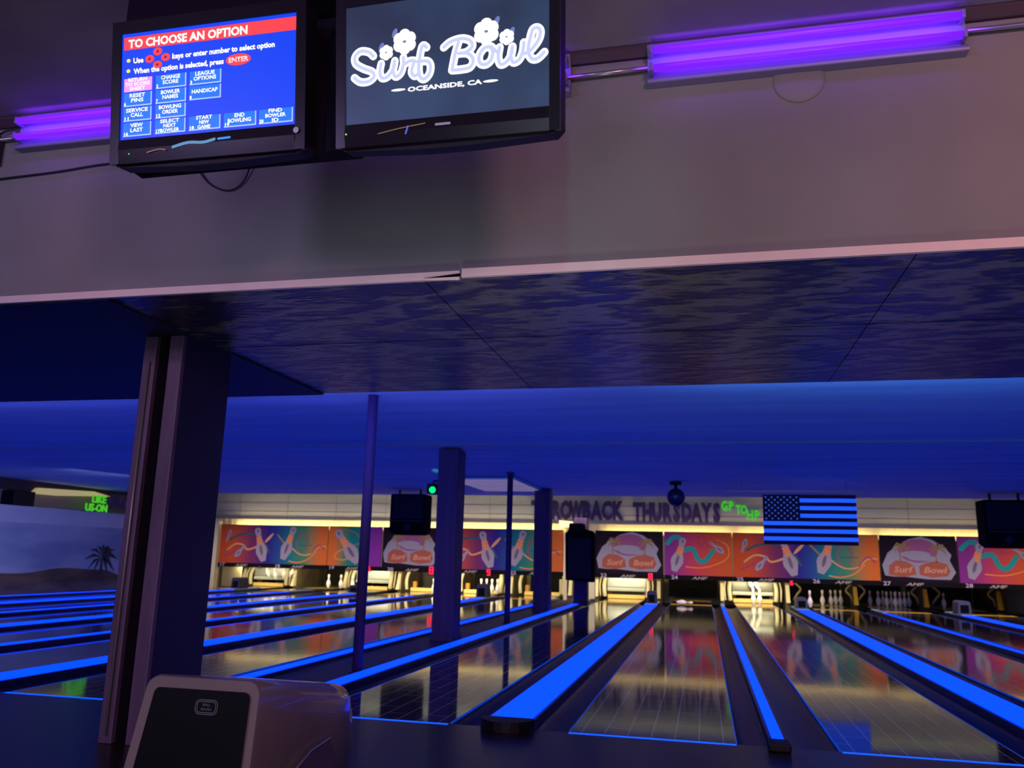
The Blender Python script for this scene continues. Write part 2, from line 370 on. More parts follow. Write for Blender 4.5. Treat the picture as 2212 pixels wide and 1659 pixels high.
# gutters and capped dividers in the gaps
def gutter(parent, x0, x1):
    mb = MB(); k = 8; top = []; 
    for i in range(k+1):
        a = PI*i/k; top.append(((x0+x1)/2-(x1-x0)/2*math.cos(a), -.012-.07*math.sin(a)))
    prof = top+[(x1, -.11), (x0, -.11)]
    mb.prism(prof, 0, 17.5, 'y', M_gutter, True); return mb.build('gutter', parent)
GAPS = []
order = [17, 18, 19, 20, 21, 22]
def divider(x0, x1, cx, hw, label, wide, tail=True, zt=.055):
    t = thing('lane_divider', label, 'lane divider', (0, 0, 0), 'capped dividers between the lanes')
    bl = cx-hw-.02; br = cx+hw+.02
    MB().box(bl, br, 0, 17.1, -.09, zt-.012, M_side).build('side_board', t)
    if bl-x0 > .08: gutter(t, x0, bl)
    if x1-br > .08: gutter(t, br, x1)
    ye = 15.6
    c = MB().box(cx-hw, cx+hw, .0, ye, zt-.012, zt, M_strip).build('capping', t)
    bevel(c, .004)
    MB().box(cx-hw-.005, cx+hw+.005, ye, 17.05, zt-.012, zt+.015, M_tail).build('tail_cap', t)
    MB().box(x0, x0+.008, .05, 17, -.012, .0015, M_strip_dim).build('edge_line', t) if x0 > -20 else None
    MB().box(x1-.008, x1, .05, 17, -.012, .0015, M_strip_dim).build('edge_line', t)
    if wide:
        # rounded black nose sitting on the approach edge
        nose = []; k = 10
        for i in range(k+1): a = PI*i/k; nose.append((cx+(hw+.035)*math.cos(a+PI), -.02-.16*math.sin(a)))
        nose += [(cx+hw+.035, .02), (cx-hw-.035, .02)]
        bevel(MB().prism(nose, 0.001, zt+.012, 'z', M_black).build('nose_cap', t), .015, 3)
    else:
        bevel(MB().box(cx-hw-.03, cx+hw+.03, -.16, .01, 0.001, .05, M_black).build('nose_cap', t), .01)
    return t
def edges(a, b): return LX[a]+LW/2, LX[b]-LW/2
DIV = [(17, 18, 0), (18, 19, 0), (19, 20, 1), (20, 21, 0), (21, 22, 1), (23, 24, 1), (24, 25, 0), (25, 26, 1), (26, 27, 0), (27, 28, 1)]
for a, b, wd in DIV:
    if (a, b) == (17, 18): wd = 1
    if (a, b) == (18, 19): wd = 0
    x0, x1 = edges(a, b); c = (x0+x1)/2 + (-.06 if (a, b) == (24, 25) else 0)
    divider(x0, x1, c, .145 if wd else .036 if a > 22 else .05, '%s blue divider right of the %s' % ('wide' if wd else 'narrow', D[a]), wd)
# outer dividers: left of 17, right of 22, left of 23, right of 28
x = LX[17]-LW/2; divider(x-.34, x, x-.28, .04, 'blue-capped edge board between the beach mural and lane 17', 0)
x = LX[22]+LW/2; divider(x, x+.42, x+.34, .06, 'blue-capped edge board between lane 22 and the dark walkway', 0)
x = LX[23]-LW/2; divider(x-.34, x, x-.27, .075, 'blue-capped edge board between the dark walkway and lane 23', 0)
x = LX[28]+LW/2; divider(x, x+.55, x+.28, .04, 'blue-capped divider on the right side of lane 28', 0)
struct('floor', MB().box(LX[22]+LW/2+.42, LX[23]-LW/2-.34, 0, 18, -.2, .01, M_walk))
struct('floor', MB().box(LX[28]+LW/2+.55, XR, 0, 18, -.2, .0, M_walk))
struct('floor', MB().box(XL, LX[17]-LW/2-.34, 0, 18, -.2, .0, M_dark))

# ball return doors standing at the far end of the wide dividers
def ball_door(x, y, h, wd, label, m):
    t = thing('ball_door', label, 'ball return door', (x, y, 0.0715), 'ball doors at the lane ends')
    pr = [(-wd/2, 0), (wd/2, 0), (wd/2*.85, h*.9), (wd/2*.6, h), (-wd/2*.6, h), (-wd/2*.85, h*.9)]
    bevel(MB().prism(pr, 0, .45, 'y', m).build('hood', t), .02)
    MB().box(-wd*.3, wd*.3, -.006, .0, .03, h*.7, M_blackmat).build('door_flap', t)
M_door = mat('ball_door_dark', (.03, .03, .06), .5)
for (a, b, h, wd, m) in ((17, 18, .3, .28, M_door), (19, 20, .2, .28, M_door), (21, 22, .34, .30, M_door), (23, 24, .30, .26, M_door), (25, 26, .26, .28, mat('ball_door_grey', (.08, .08, .1), .5)), (27, 28, .3, .30, mat('ball_door_violet', (.10, .09, .16), .5))):
    x0, x1 = edges(a, b)
    ball_door((x0+x1)/2, 15.9, h, wd, 'ball door at the far right of the %s' % D[a], m)

# ------------------------------------------------------------ pinsetter bays
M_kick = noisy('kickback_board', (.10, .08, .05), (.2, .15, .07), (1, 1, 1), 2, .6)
M_kickd = mat('kickback_shaded', (.03, .025, .02), .6)  # shaded copy of the kickback board for the unlit bays
M_curt = mat('pit_curtain', (.018, .016, .018), .85)
def kick(x, lit, label):
    t = thing('kickback', label, 'kickback partition', (x, BY-.15, 0), 'kickback partitions between the pin decks')
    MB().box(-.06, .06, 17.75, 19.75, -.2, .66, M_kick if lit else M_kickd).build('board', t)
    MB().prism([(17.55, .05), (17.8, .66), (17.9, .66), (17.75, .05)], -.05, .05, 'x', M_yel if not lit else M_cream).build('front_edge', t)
for a, b, _ in DIV:
    x0, x1 = edges(a, b)
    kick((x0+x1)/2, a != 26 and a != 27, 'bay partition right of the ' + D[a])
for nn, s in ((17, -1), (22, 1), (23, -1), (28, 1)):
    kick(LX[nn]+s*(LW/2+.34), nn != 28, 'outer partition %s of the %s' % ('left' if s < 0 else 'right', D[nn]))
for n, xc in LX.items():
    tag(MB().prism([(21.35, .03), (21.3, .3), (21.38, .66), (21.42, .66), (21.4, .03)], xc-.74, xc+.74, 'x', M_curt if n not in (17, 20, 23, 25) else mat('pit_curtain_grey', (.22, .21, .17), .8)).build('pit_cushion'), 'curtain behind the pins, ' + D[n], 'pit curtain', 'pit curtains behind the pins')
def pinsetter(n, sweep=True):
    t = thing('pinsetter', {17: 'leftmost pinsetter, holding up white pins above its sweep', 20: 'pinsetter arms behind the two bright pins left of the square column', 22: 'pinsetter arms beside the dark walkway, behind the square columns', 23: 'pinsetter with grey sweep down, right of the black cabinet', 25: 'pinsetter with dark sweep bar and glaring pins below the flag',
                            19: 'pinsetter with grey sweep down, just right of the thin post', 21: 'pinsetter behind the overbright pins right of the square column'}[n], 'pinsetter', (LX[n], 17.55+BY, 0), 'pinsetters under the masks')
    if n in (17, 25): MB().box(-.5, .5, -.4, .1, .655, .72, M_grey).build('pin_rack', t)
    if sweep:
        MB().prism([(.16, .30), (.10, .34), (.12, .60), (.22, .64), (.24, .58), (.20, .36)], -.56, .56, 'x', M_grey if n != 25 else mat('dark_sweep', (.12, .12, .09), .3, metal=.4)).build('sweep_board', t)
        MB().prism([(.08, .22), (.06, .27), (.1, .32), (.2, .31), (.2, .22)], -.56, .56, 'x', mat('sweep_edge', (.62, .66, .6), .35)).build('sweep_edge', t)
    MB().box(-.54, .54, .02, .05, .015, .12, mat('deck_lit_yellow', (.85, .62, .2), .4)).build('deck_board', t)  # bright board added for the lit pin deck below the sweep
    for s in (-1, 1):
        for k, (dx, wd) in enumerate(((.63, .06), (.76, .022)) if s*n % 2 else ((.66, .05),)):
            x = s*dx
            pts = [(x, .02, .06), (x+s*.01, .0, .2), (x+s*.02, .03, .38), (x, .10, .54), (x-s*.02, .2, .63)]
            MB().tube([Vector(p) for p in spline3(pts)], wd, M_cream, 8).build('side_arm', t)
    bevel(MB().box(-.58, -.46, .32, .45, .08, .3, M_orange).build('guard', t), .02)
    bevel(MB().box(.48, .60, .32, .45, .05, .5, M_orange if n in (17, 19, 20) else M_cream).build('guard', t), .02)
    return t
def spline3(pts, sub=4):
    P = [Vector(p) for p in pts]; out = []
    for i in range(len(P)-1):
        a, b, c, d = P[max(i-1, 0)], P[i], P[i+1], P[min(i+2, len(P)-1)]
        for k in range(sub):
            t = k/sub; out.append(.5*((2*b)+(c-a)*t+(2*a-5*b+4*c-d)*t*t+(3*b-a-3*c+d)*t**3))
    out.append(P[-1]); return out
for n, s in ((17, 1), (19, 1), (20, 0), (21, 0), (22, 0), (23, 1), (25, 1)): pinsetter(n, s)
# bare cream board closing lane 17, arms of the dark bays
tag(bevel(MB().box(-15.1, -14.42, 18.6, 18.64, .0, .66, mat('cream_board', (.85, .75, .42), .5)).build('closing_board'), .01), 'plain cream board closing the pin bay of lane 17', 'board')
for n in (26, 27, 28):
    for s in (-1, 1):
        MBt = MB().tube(spline3([(LX[n]+s*.80, 19.4, .64), (LX[n]+s*.60, 19.4, .45), (LX[n]+s*.70, 19.32, .3), (LX[n]+s*.79, 19.5, .12)]), .028, mat('brown_arm', (.30, .22, .10), .5), 6).build('sweep_arm')
        tag(MBt, 'brown curved arm %s of the pins, %s' % ('left' if s < 0 else 'right', D[n]), 'sweep arm', 'sweep arms of the dark bays')

# pins
PROF = [(.0255, 0), (.029, .01), (.045, .06), (.058, .10), (.0605, .115), (.056, .15), (.042, .19), (.030, .225), (.0235, .25), (.023, .27), (.0255, .295), (.0315, .33), (.0325, .345), (.030, .362), (.020, .376), (.006, .381)]
def make_pin():
    t = thing('bowling_pin', '', 'bowling pin')
    MB().lathe(PROF, (0, 0, 0), M_pin, 14).build('pin_body', t)
    MB().lathe([(.0305, .228), (.0272, .240), (.0270, .2405)], (0, 0, 0), M_red, 14).lathe([(.0245, .262), (.0252, .278), (.0245, .2785)], (0, 0, 0), M_red, 14).build('red_band', t)
    return t
PIN0 = make_pin(); used = [False]
def pin(x, y, z, label, group, rot=(0, 0, 0)):
    t = PIN0 if not used[0] else copytree(PIN0); used[0] = True
    t.location = (x, y, z); t.rotation_euler = rot; t.scale = (1.12, 1.12, 1.12); t['label'] = label; t['group'] = group; return t
G = 'standing bowling pins at the lane ends'
for k, (x, y) in enumerate(((-11.75, 19.2), (-11.33, 19.2), (-10.93, 19.2))): pin(x+.08, y, .03, '%s of the three white pins standing between the thin post and big pillar' % ('leftmost', 'middle', 'rightmost')[k], G)
for k, (dx, dz) in enumerate(((-.36, .34), (-.12, .26), (.14, .30), (.36, .36))): pin(-13.35+dx, 19.12, dz-.02, 'white pin held up in the leftmost pinsetter, %s from the left' % ('first', 'second', 'third', 'fourth')[k], G, (.1, .25*(k-1.5), 0))
for k, dx in enumerate((.36, .50)): pin(LX[20]+dx, 19.0+.1*k, 0, '%s of the two brightly lit pins just left of the square column' % ('left', 'right')[k], G)
for k, dx in enumerate((.16, .30, .50, .64)): pin(LX[21]+dx-.04, 19.0+.12*(k % 2), .04, 'overbright white pin right of the square column, %s from the left' % ('first', 'second', 'third', 'fourth')[k], G)
for k, dx in enumerate((-.07, .10)): pin(LX[25]+.06+dx, 19.0, 0, '%s of the two glaring pins in front of the sweep below the flag' % ('left', 'right')[k], G)
for k, dx in enumerate((-.10, .05)): pin(LX[25]+.1+dx, 19.25, .40, '%s of the two tilted pins held up in the bay below the flag' % ('left', 'right')[k], G, (.2, -.4, 0))
for k, (dx, dy) in enumerate(((-.02, 19.6), (.22, 19.75), (.37, 19.9), (.54, 20.1))): pin(LX[26]+dx+.02, dy, 0, 'white pin right of the flag, %s from the left of its four' % ('first', 'second', 'third', 'fourth')[k], G)
r27 = [(0, 0), (-.152, .264), (.152, .264), (-.305, .528), (0, .528), (.305, .528), (-.457, .792), (-.152, .792), (.152, .792), (.457, .792)]
for k, (dx, dy) in enumerate(r27): pin(LX[27]+dx*1.15+.25, 19.75+dy, 0, 'pin in the full dim violet triangle, %s' % ('foremost', 'left of the second row', 'right of the second row', 'left end of the third row', 'middle of the third row', 'right end of the third row', 'left corner at the back', 'inner left at the back', 'inner right at the back', 'right corner at the back')[k], 'pins in the dim full rack')
pin(LX[28]-.28, 20.3, 0, 'single dim pin standing left of the violet ball door at far right', G)
pin(LX[26]-.60, 17.3, .04, 'pin standing beside the grey ball door right of the flag lane', G)
pin(LX[24]-.36, 16.9, .075, 'white pin lying on its side at the far left edge of the middle lane', 'fallen pin', (0, PI/2, -.25))

# ------------------------------------------------------------ masks with printed pictures
YM = 17.3
c_or = (.50, .075, .025); c_pur = (.16, .03, .10); c_blu = (.025, .02, .22); c_teal = (.01, .17, .18); c_gr = (.07, .2, .11); c_or2 = (.55, .13, .03)
M_art_pin = mat('print_lilac', (.30, .26, .34), .8, spec=.08); M_art_pin2 = mat('print_grey', (.13, .11, .17), .8, spec=.08); M_art_or = mat('print_orange', (.75, .22, .05), .8, spec=.08)
M_art_peach = mat('print_peach', (.62, .30, .14), .8, spec=.08); M_art_mag = mat('print_magenta', (.30, .05, .16), .8, spec=.08); M_art_teal = mat('print_teal', (.02, .28, .27), .8, spec=.08); M_art_dteal = mat('print_dark_teal', (.03, .10, .13), .8, spec=.08)
M_art_white = mat('print_white', (.26, .25, .33), .8, spec=.08); M_art_sand = mat('print_rock_red', (.32, .09, .065), .8, spec=.08); M_art_pink = mat('print_sunset_pink', (.26, .08, .20), .8, spec=.08); M_art_dk = mat('print_black', (.008, .006, .011), .8, spec=.05)
M_num = mat('number_lilac', (.42, .36, .52), .6); M_art_tan = mat('print_palm_tan', (.26, .17, .08), .8, spec=.08)
def art_pin(mb, cx, cz, L, ang, y, bands=True):
    a = math.radians(ang); c, s = math.cos(a), math.sin(a)
    def T(p, q): return (cx+p*c-q*s, cz+p*s+q*c)
    pr = [(r*3.0*L, (z/.381-.5)*L) for r, z in PROF]
    out = [(r, z) for r, z in pr]+[(-r, z) for r, z in pr[::-1]]
    # the outline is not star shaped around its centre everywhere, so build it from quads
    n = len(pr)
    v = [T(r, z) for r, z in pr]+[T(-r, z) for r, z in pr]
    mb.add([(p[0], y, p[1]) for p in v], [(i, i+1, n+i+1, n+i) for i in range(n-1)], M_art_pin)
    x, z = T(0, -.17*L); mb.disc(x, z, .045*L, .16*L, y-.002, M_art_pin2, 14, a)
    x, z = T(0, .40*L); mb.disc(x, z, .03*L, .05*L, y-.002, M_art_pin2, 10, a)
    if bands:
        for q, wd in ((.20, .07), (.12, .075)):
            h = .028*L
            mb.add([(*T(-wd*1.3*L, q*L-h)[:1], y-.002, T(-wd*1.3*L, q*L-h)[1]), (T(wd*1.3*L, q*L-h)[0], y-.002, T(wd*1.3*L, q*L-h)[1]), (T(wd*1.2*L, q*L+h)[0], y-.002, T(wd*1.2*L, q*L+h)[1]), (T(-wd*1.2*L, q*L+h)[0], y-.002, T(-wd*1.2*L, q*L+h)[1])], [(0, 1, 2, 3)], M_art_or)
        x, z = T(0, .03*L); mb.poly([(x+.075*L*(1 if i % 2 else .5)*math.cos(PI*i/5+a), z+.075*L*(1 if i % 2 else .5)*math.sin(PI*i/5+a)) for i in range(10)], y-.002, M_art_or)
def mask(nums, x0, x1, kind, label):
    W_ = x1-x0; z0, z1 = .76, 1.885; H_ = z1-z0
    t = thing('lane_mask', label, 'lane mask', (x0, YM, 0), 'printed masks above the pins')
    if kind == 'double': st = [(0, c_or), (.12, c_or), (.30, c_pur), (.46, c_blu), (.55, (.02, .06, .25)), (.66, c_teal), (.80, c_gr), (.93, c_or2), (1, c_or2)]
    elif kind == 'teal': st = [(0, c_or2), (.12, c_or2), (.3, c_gr), (.42, c_teal), (.72, c_teal), (.76, (.2, .03, .30)), (1, (.2, .03, .30))]
    elif kind == 'purple': st = [(0, (.20, .03, .22)), (.12, (.20, .03, .22)), (.45, (.46, .05, .09)), (.75, (.52, .08, .035)), (1, (.50, .10, .03))]
    else: st = [(0, (.012, .006, .014)), (1, (.014, .008, .018))]
    M = ramp_x('mask_print_%s_%d' % (kind, nums[0]), st, 0, W_)
    MB().box(.006, W_-.006, 0, .04, z0, z1, M).build('picture_panel', t)
    a = MB(); y = -.004; X = lambda u: u*W_; Z = lambda v: z0+v*H_
    if kind == 'double':
        a.stroke([(X(.06), Z(.18)), (X(.13), Z(.28)), (X(.22), Z(.33)), (X(.30), Z(.38)), (X(.36), Z(.42))], .05, y, M_art_mag)
        a.stroke([(X(.08), Z(.35)), (X(.15), Z(.50)), (X(.22), Z(.48)), (X(.27), Z(.36)), (X(.36), Z(.45))], .05, y-.002, M_art_peach)
        a.stroke([(X(.10), Z(.62)), (X(.17), Z(.73)), (X(.26), Z(.78)), (X(.32), Z(.76))], .06, y, M_art_dteal)
        art_pin(a, X(.20), Z(.32), .42*H_, -40, y-.004, False); art_pin(a, X(.08), Z(.72), .34*H_, 160, y-.004, False)
        art_pin(a, X(.385), Z(.50), .92*H_, 16, y-.008)
        a.stroke([(X(.425), Z(.55)), (X(.50), Z(.80))], .085, y-.003, M_art_peach, taper=True); a.stroke([(X(.44), Z(.5)), (X(.47), Z(.3))], .06, y-.002, M_art_dteal)
        a.stroke([(X(.54), Z(.76)), (X(.60), Z(.56))], .05, y, M_art_tan)
        a.stroke([(X(.86), Z(.50)), (X(.74), Z(.50))], .02, y, M_art_dteal)
        a.stroke([(X(.74), Z(.30)), (X(.72), Z(.60)), (X(.77), Z(.80)), (X(.82), Z(.62)), (X(.80), Z(.38))], .035, y, M_art_mag)
        a.stroke([(X(.68), Z(.42)), (X(.76), Z(.26)), (X(.85), Z(.28)), (X(.92), Z(.46)), (X(.985), Z(.48))], .035, y-.002, M_art_peach)
        a.stroke([(X(.66), Z(.08)), (X(.74), Z(.05)), (X(.83), Z(.14)), (X(.90), Z(.34))], .03, y-.002, M_art_or)
        a.stroke([(X(.86), Z(.30)), (X(.92), Z(.52)), (X(.97), Z(.40))], .03, y-.003, M_art_mag)
        art_pin(a, X(.645), Z(.55), .90*H_, -18, y-.008)
    elif kind == 'teal':
        a.stroke([(X(.25), Z(.95)), (X(.5), Z(.85)), (X(.62), Z(.62)), (X(.5), Z(.55))], .03, y, M_art_tan)
        a.stroke([(X(.35), Z(.45)), (X(.18), Z(.35)), (X(.14), Z(.20)), (X(.3), Z(.15)), (X(.5), Z(.25))], .035, y, M_art_or)
        art_pin(a, X(.36), Z(.5), 1.05*H_, 38, y-.006)
    elif kind == 'purple':
        a.stroke([(X(.05), Z(.74)), (X(.14), Z(.88)), (X(.24), Z(.86)), (X(.28), Z(.60)), (X(.36), Z(.62)), (X(.44), Z(.60)), (X(.50), Z(.38)), (X(.60), Z(.34)), (X(.72), Z(.58))], .12, y, M_art_teal)
        a.stroke([(X(.50), Z(.85)), (X(.56), Z(.95)), (X(.62), Z(.82)), (X(.55), Z(.70)), (X(.50), Z(.80))], .025, y, M_art_mag)
        a.stroke([(X(.32), Z(.20)), (X(.55), Z(.18)), (X(.78), Z(.28)), (X(.94), Z(.45)), (X(.93), Z(.72)), (X(.78), Z(.84))], .03, y-.002, M_art_or)
        a.stroke([(X(.52), Z(.66)), (X(.64), Z(.68)), (X(.76), Z(.80)), (X(.84), Z(.80))], .02, y-.003, M_art_mag)
        art_pin(a, X(.22), Z(.48), .82*H_, -17, y-.006); art_pin(a, X(.78), Z(.66), .40*H_, 52, y-.006, False)
    else:
        # tropical bowling-alley logo: white glow, pink sunset, two palms and rocky red lettering
        a.poly([(X(u), Z(v)) for u, v in ((.02, .35), (.10, .62), (.22, .78), (.38, .93), (.55, 1.0), (.70, .92), (.84, .78), (.93, .60), (.90, .48), (.97, .22), (.90, .06), (.60, .06), (.35, .10), (.16, .10), (.05, .12))], y, M_art_white)
        a.disc(X(.50), Z(.68), .26*W_, .26*H_, y-.002, M_art_pink, 24); a.disc(X(.46), Z(.60), .20*W_, .08*H_, y-.004, M_art_white, 20); a.disc(X(.56), Z(.52), .20*W_, .06*H_, y-.005, M_art_white, 20)
        for px, pz, hh in ((.27, .42, .34), (.74, .42, .32)):
            a.stroke([(X(px), Z(pz)), (X(px-.01), Z(pz+hh*.5)), (X(px+.02), Z(pz+hh))], .035, y-.006, M_art_tan)
            for an in (10, 45, 90, 135, 170, 215, -35):
                q = math.radians(an); a.stroke([(X(px+.02), Z(pz+hh)), (X(px+.02)+.13*math.cos(q), Z(pz+hh)+.10*math.sin(q)+.02), (X(px+.02)+.22*math.cos(q), Z(pz+hh)+.12*math.sin(q)-.06)], .04, y-.006, M_art_tan, taper=True)
        a.poly([(X(u), Z(v)) for u, v in ((.10, .14), (.11, .34), (.20, .46), (.34, .44), (.44, .34), (.46, .16), (.30, .10))], y-.006, M_art_sand)
        a.poly([(X(u), Z(v)) for u, v in ((.50, .16), (.50, .34), (.60, .42), (.72, .46), (.86, .40), (.90, .24), (.86, .14), (.66, .10))], y-.006, M_art_sand)
        a.text('Surf', .15, X(.28), Z(.20), y-.008, mat('print_sand_letter', (.50, .24, .16), .8, spec=.08), 'CENTER', .03, 1.25, shear=.2)
        a.text('Bowl', .15, X(.70), Z(.20), y-.008, mat('print_sand_letter'), 'CENTER', .03, 1.25, shear=.2)
    a.build('printed_artwork', t)
    MB().box(0, W_, -.01, .05, .64, z0, M_art_dk).build('number_strip', t)
    k = len(nums)
    for i, n in enumerate(nums):
        c = LX[n]-x0
        MB().text(str(n), .10, c-.42, .655, -.014, M_num, 'CENTER', .02, 1.3).build('lane_number', t)
        MB().text('AMF', .075, c+.22, .66, -.014, mat('logo_grey', (.30, .26, .26), .6), 'CENTER', .03, 1.9, shear=.3).build('maker_logo', t)
    MB().box(0, W_, 0, .05, z1, z1+.02, M_art_dk).build('top_edge', t)
    return t
mask((17, 18), -14.47, -10.89, 'double', 'wide mask printed with pins, red to orange, numbered 17 and 18')
mask((19,), -10.87, -9.18, 'teal', 'mask with a big slanting pin on teal and purple, numbered 19')
mask((20,), -9.16, -7.42, 'logo', 'black tropical sunset mask behind the left hanging speaker')
mask((21, 22), -7.40, -3.81, 'double', 'wide mask printed with pins, half hidden by columns, for lanes 21 and 22')
mask((23,), -2.92, -1.07, 'logo', 'black tropical sunset mask just right of the black cabinet')
mask((24,), -1.05, .73, 'purple', 'mask with a teal ribbon on purple and red, numbered 24')
mask((25, 26), .75, 4.37, 'double', 'wide mask printed with pins below the flag, numbered 25 and 26')
mask((27,), 4.39, 6.19, 'logo', 'black tropical sunset mask right of the flag')
mask((28,), 6.21, 8.05, 'purple', 'mask with a teal ribbon, half behind the right speaker, numbered 28')
# white frame at the left end of the masks
struct('trim_10', MB().box(-14.72, -14.5, 17.2, 17.4, -.2, 2.0, mat('cream_frame', (.8, .72, .45), .5, )))

# red seven-segment pin indicators under the masks
SEG = {'8': 'abcdefg', '2': 'abged', '9': 'abcdfg', '3': 'abgcd', '6': 'acdefg', '-': 'g'}
M_led = emis('red_led', (1, .01, .05), 2.2)
def indicator(x, z, ch, h, label):
    t = thing('score_indicator', label, 'indicator light', (x, YM-.03, z), 'red indicators under the masks')
    MB().box(-h*.42, h*.42, 0, .02, -h*.62, h*.62, M_black).build('housing', t)
    d = MB(); q = h*.5; ww = h*.26; k = h*.16
    S = {'a': (-ww, ww, q-k, q), 'g': (-ww, ww, -k/2, k/2), 'd': (-ww, ww, -q, -q+k), 'f': (-ww-k*.3, -ww+k*.7, 0, q), 'b': (ww-k*.7, ww+k*.3, 0, q), 'e': (-ww-k*.3, -ww+k*.7, -q, 0), 'c': (ww-k*.7, ww+k*.3, -q, 0)}
    for s in SEG[ch]: d.rect(*S[s], -.003, M_led)
    d.build('digit', t)
indicator(-13.04, .655, '-', .07, 'tiny red light under the mask of lanes 17 and 18')
indicator(-9.52, .70, '6', .13, 'red indicator beside the thin post, under the mask of lane 19')
indicator(-7.62, .70, '8', .21, 'large red indicator under the right end of mask 20')
indicator(-5.93, .69, '9', .17, 'red indicator under the mask between the square column and thin post')
indicator(-1.42, .70, '8', .17, 'red indicator under the right side of mask 23')
indicator(2.20, .64, '6', .11, 'small red indicator under the middle of the mask of lanes 25 and 26')

# ------------------------------------------------------------ walkway columns and posts
def square_col(x0, x1, y0, d, label, z1=2.575):
    t = thing('column', label, 'column', ((x0+x1)/2, y0+d/2, .01))
    hx = (x1-x0)/2
    bevel(MB().box(-hx, hx, -d/2, d/2, 0, z1-.01, M_purple).build('shaft', t), .01)
    bevel(MB().box(-hx-.015, hx+.015, -d/2-.015, d/2+.015, 0, .10, M_purple).build('base_plinth', t), .01)
def round_post(x, y, r, label, z1):
    t = thing('post', label, 'post', (x, y, .01))
    MB().lathe([(r, .0), (r, z1-.01)], (0, 0, 0), M_purple, 16).build('pole', t)
    MB().lathe([(r*1.5, 0), (r*1.5, .02), (r*1.05, .03)], (0, 0, 0), M_purple, 16).build('base_flange', t)
    MB().lathe([(r*1.05, z1-.045), (r*1.5, z1-.03), (r*1.5, z1-.01)], (0, 0, 0), M_purple, 16).build('top_flange', t)
round_post(-3.215, 1.88, .05, 'thin round purple post just behind the bulkhead, left of the hanging speaker', 2.72)
square_col(-3.56, -3.27, 5.12, .36, 'square purple column between the two thin posts', 2.575)
round_post(-3.29, 8.38, .05, 'thin round post right of the square column, in front of the teal picture', 2.575)
square_col(-3.50, -3.17, 11.6, .36, 'square purple column at the right end of mask 22, beside THROWBACK', 2.575)
square_col(-3.12, -2.80, 14.75, .3, 'farthest purple column, under the black cabinet', 2.12)
# black cabinet on the farthest column
t = thing('speaker_cabinet', 'large black cabinet hung on the farthest column, left of mask 23', 'speaker', (-2.92, 14.5, 0))
bevel(MB().prism([(-.34, .62), (.33, .58), (.36, 1.70), (.28, 1.80), (.10, 1.83), (.08, 1.97), (-.26, 1.97), (-.28, 1.80), (-.36, 1.72)], -.15, .22, 'y', M_blackmat).build('cabinet', t), .03)
MB().rect(-.28, .28, .66, 1.6, -.156, mat('speaker_grille_dark', (.01, .01, .012), .8)).build('grille', t)
tag(MB().prism([(-.19, 0), (.19, .03), (.16, .17), (-.2, .20)], 0, .12, 'y', mat('work_lamp_glow', (.9, .8, .4), .5, emit=(1, .85, .3), es=1.6)).tube([(0, .06, .18), (0, .06, .62)], .006, M_black).tube([(0, .06, .62), (0, .72, .62)], .006, M_black).build('work_lamp'), 'bright yellow work lamp in the gap right of mask 22', 'lamp')
bpy.data.objects['work_lamp'].location = (-3.70, 17.1, 1.96)
# cream boards standing in for light through slots either side of the cabinet
struct('trim_11', MB().box(-3.80, -3.70, 17.3, 17.36, -.1, 1.8, M_cream))
struct('trim_12', MB().box(-3.02, -2.93, 17.25, 17.32, .66, 1.82, M_cream))
area('gap_lamp', (-3.4, 17.9, 1.6), (math.radians(60), 0, 0), .6, (1, .88, .5), 14, .2)
tag(bevel(MB().prism([(-.08, -.2), (.08, -.2), (.08, .60), (-.08, .60)], 17.2, 17.4, 'y', mat('lit_cream_post', (.85, .8, .5), .5)).build('bay_post'), .03), 'cream upright post left of the sweep of lane 23', 'post')
bpy.data.objects['bay_post'].location = (-3.0, 0, .275)

# ------------------------------------------------------------ big pillar in the foreground
t = thing('pillar', 'big dark purple pillar with a grooved front, left foreground', 'pillar', (-3.35, -.98, 0))
px0, px1, y0, y1 = -.15, .135, -.27, .28
prof = [(px0, y0), (px0+.09, y0), (px0+.09, y0+.16), (px0+.125, y0+.16), (px0+.125, y0+.13), (px0+.14, y0+.13), (px0+.14, y0+.16), (px0+.185, y0+.16), (px0+.185, y0), (px1, y0), (px1, y1), (px0, y1)]
M_pf = noisy('pillar_paint', (.10, .055, .11), (.14, .08, .15), (5, 5, .6), 3, .42); M_pd = mat('pillar_side_shade', (.018, .010, .03), .5)  # second paint puts shade into the pillar's sides and groove
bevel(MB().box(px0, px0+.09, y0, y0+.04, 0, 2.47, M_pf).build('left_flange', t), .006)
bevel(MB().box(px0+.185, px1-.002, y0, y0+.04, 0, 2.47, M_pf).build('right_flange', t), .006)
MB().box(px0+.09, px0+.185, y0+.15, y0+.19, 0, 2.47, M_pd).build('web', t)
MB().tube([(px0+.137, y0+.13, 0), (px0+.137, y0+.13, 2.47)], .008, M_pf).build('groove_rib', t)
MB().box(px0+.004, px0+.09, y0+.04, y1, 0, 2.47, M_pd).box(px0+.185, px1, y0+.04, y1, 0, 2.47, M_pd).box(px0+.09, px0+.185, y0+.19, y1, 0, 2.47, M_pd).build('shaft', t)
MB().tube([(px0+.055, y0-.012, .05), (px0+.055, y0-.012, 2.3)], .008, mat('pillar_conduit', (.28, .25, .26), .35, metal=.4)).build('conduit', t)

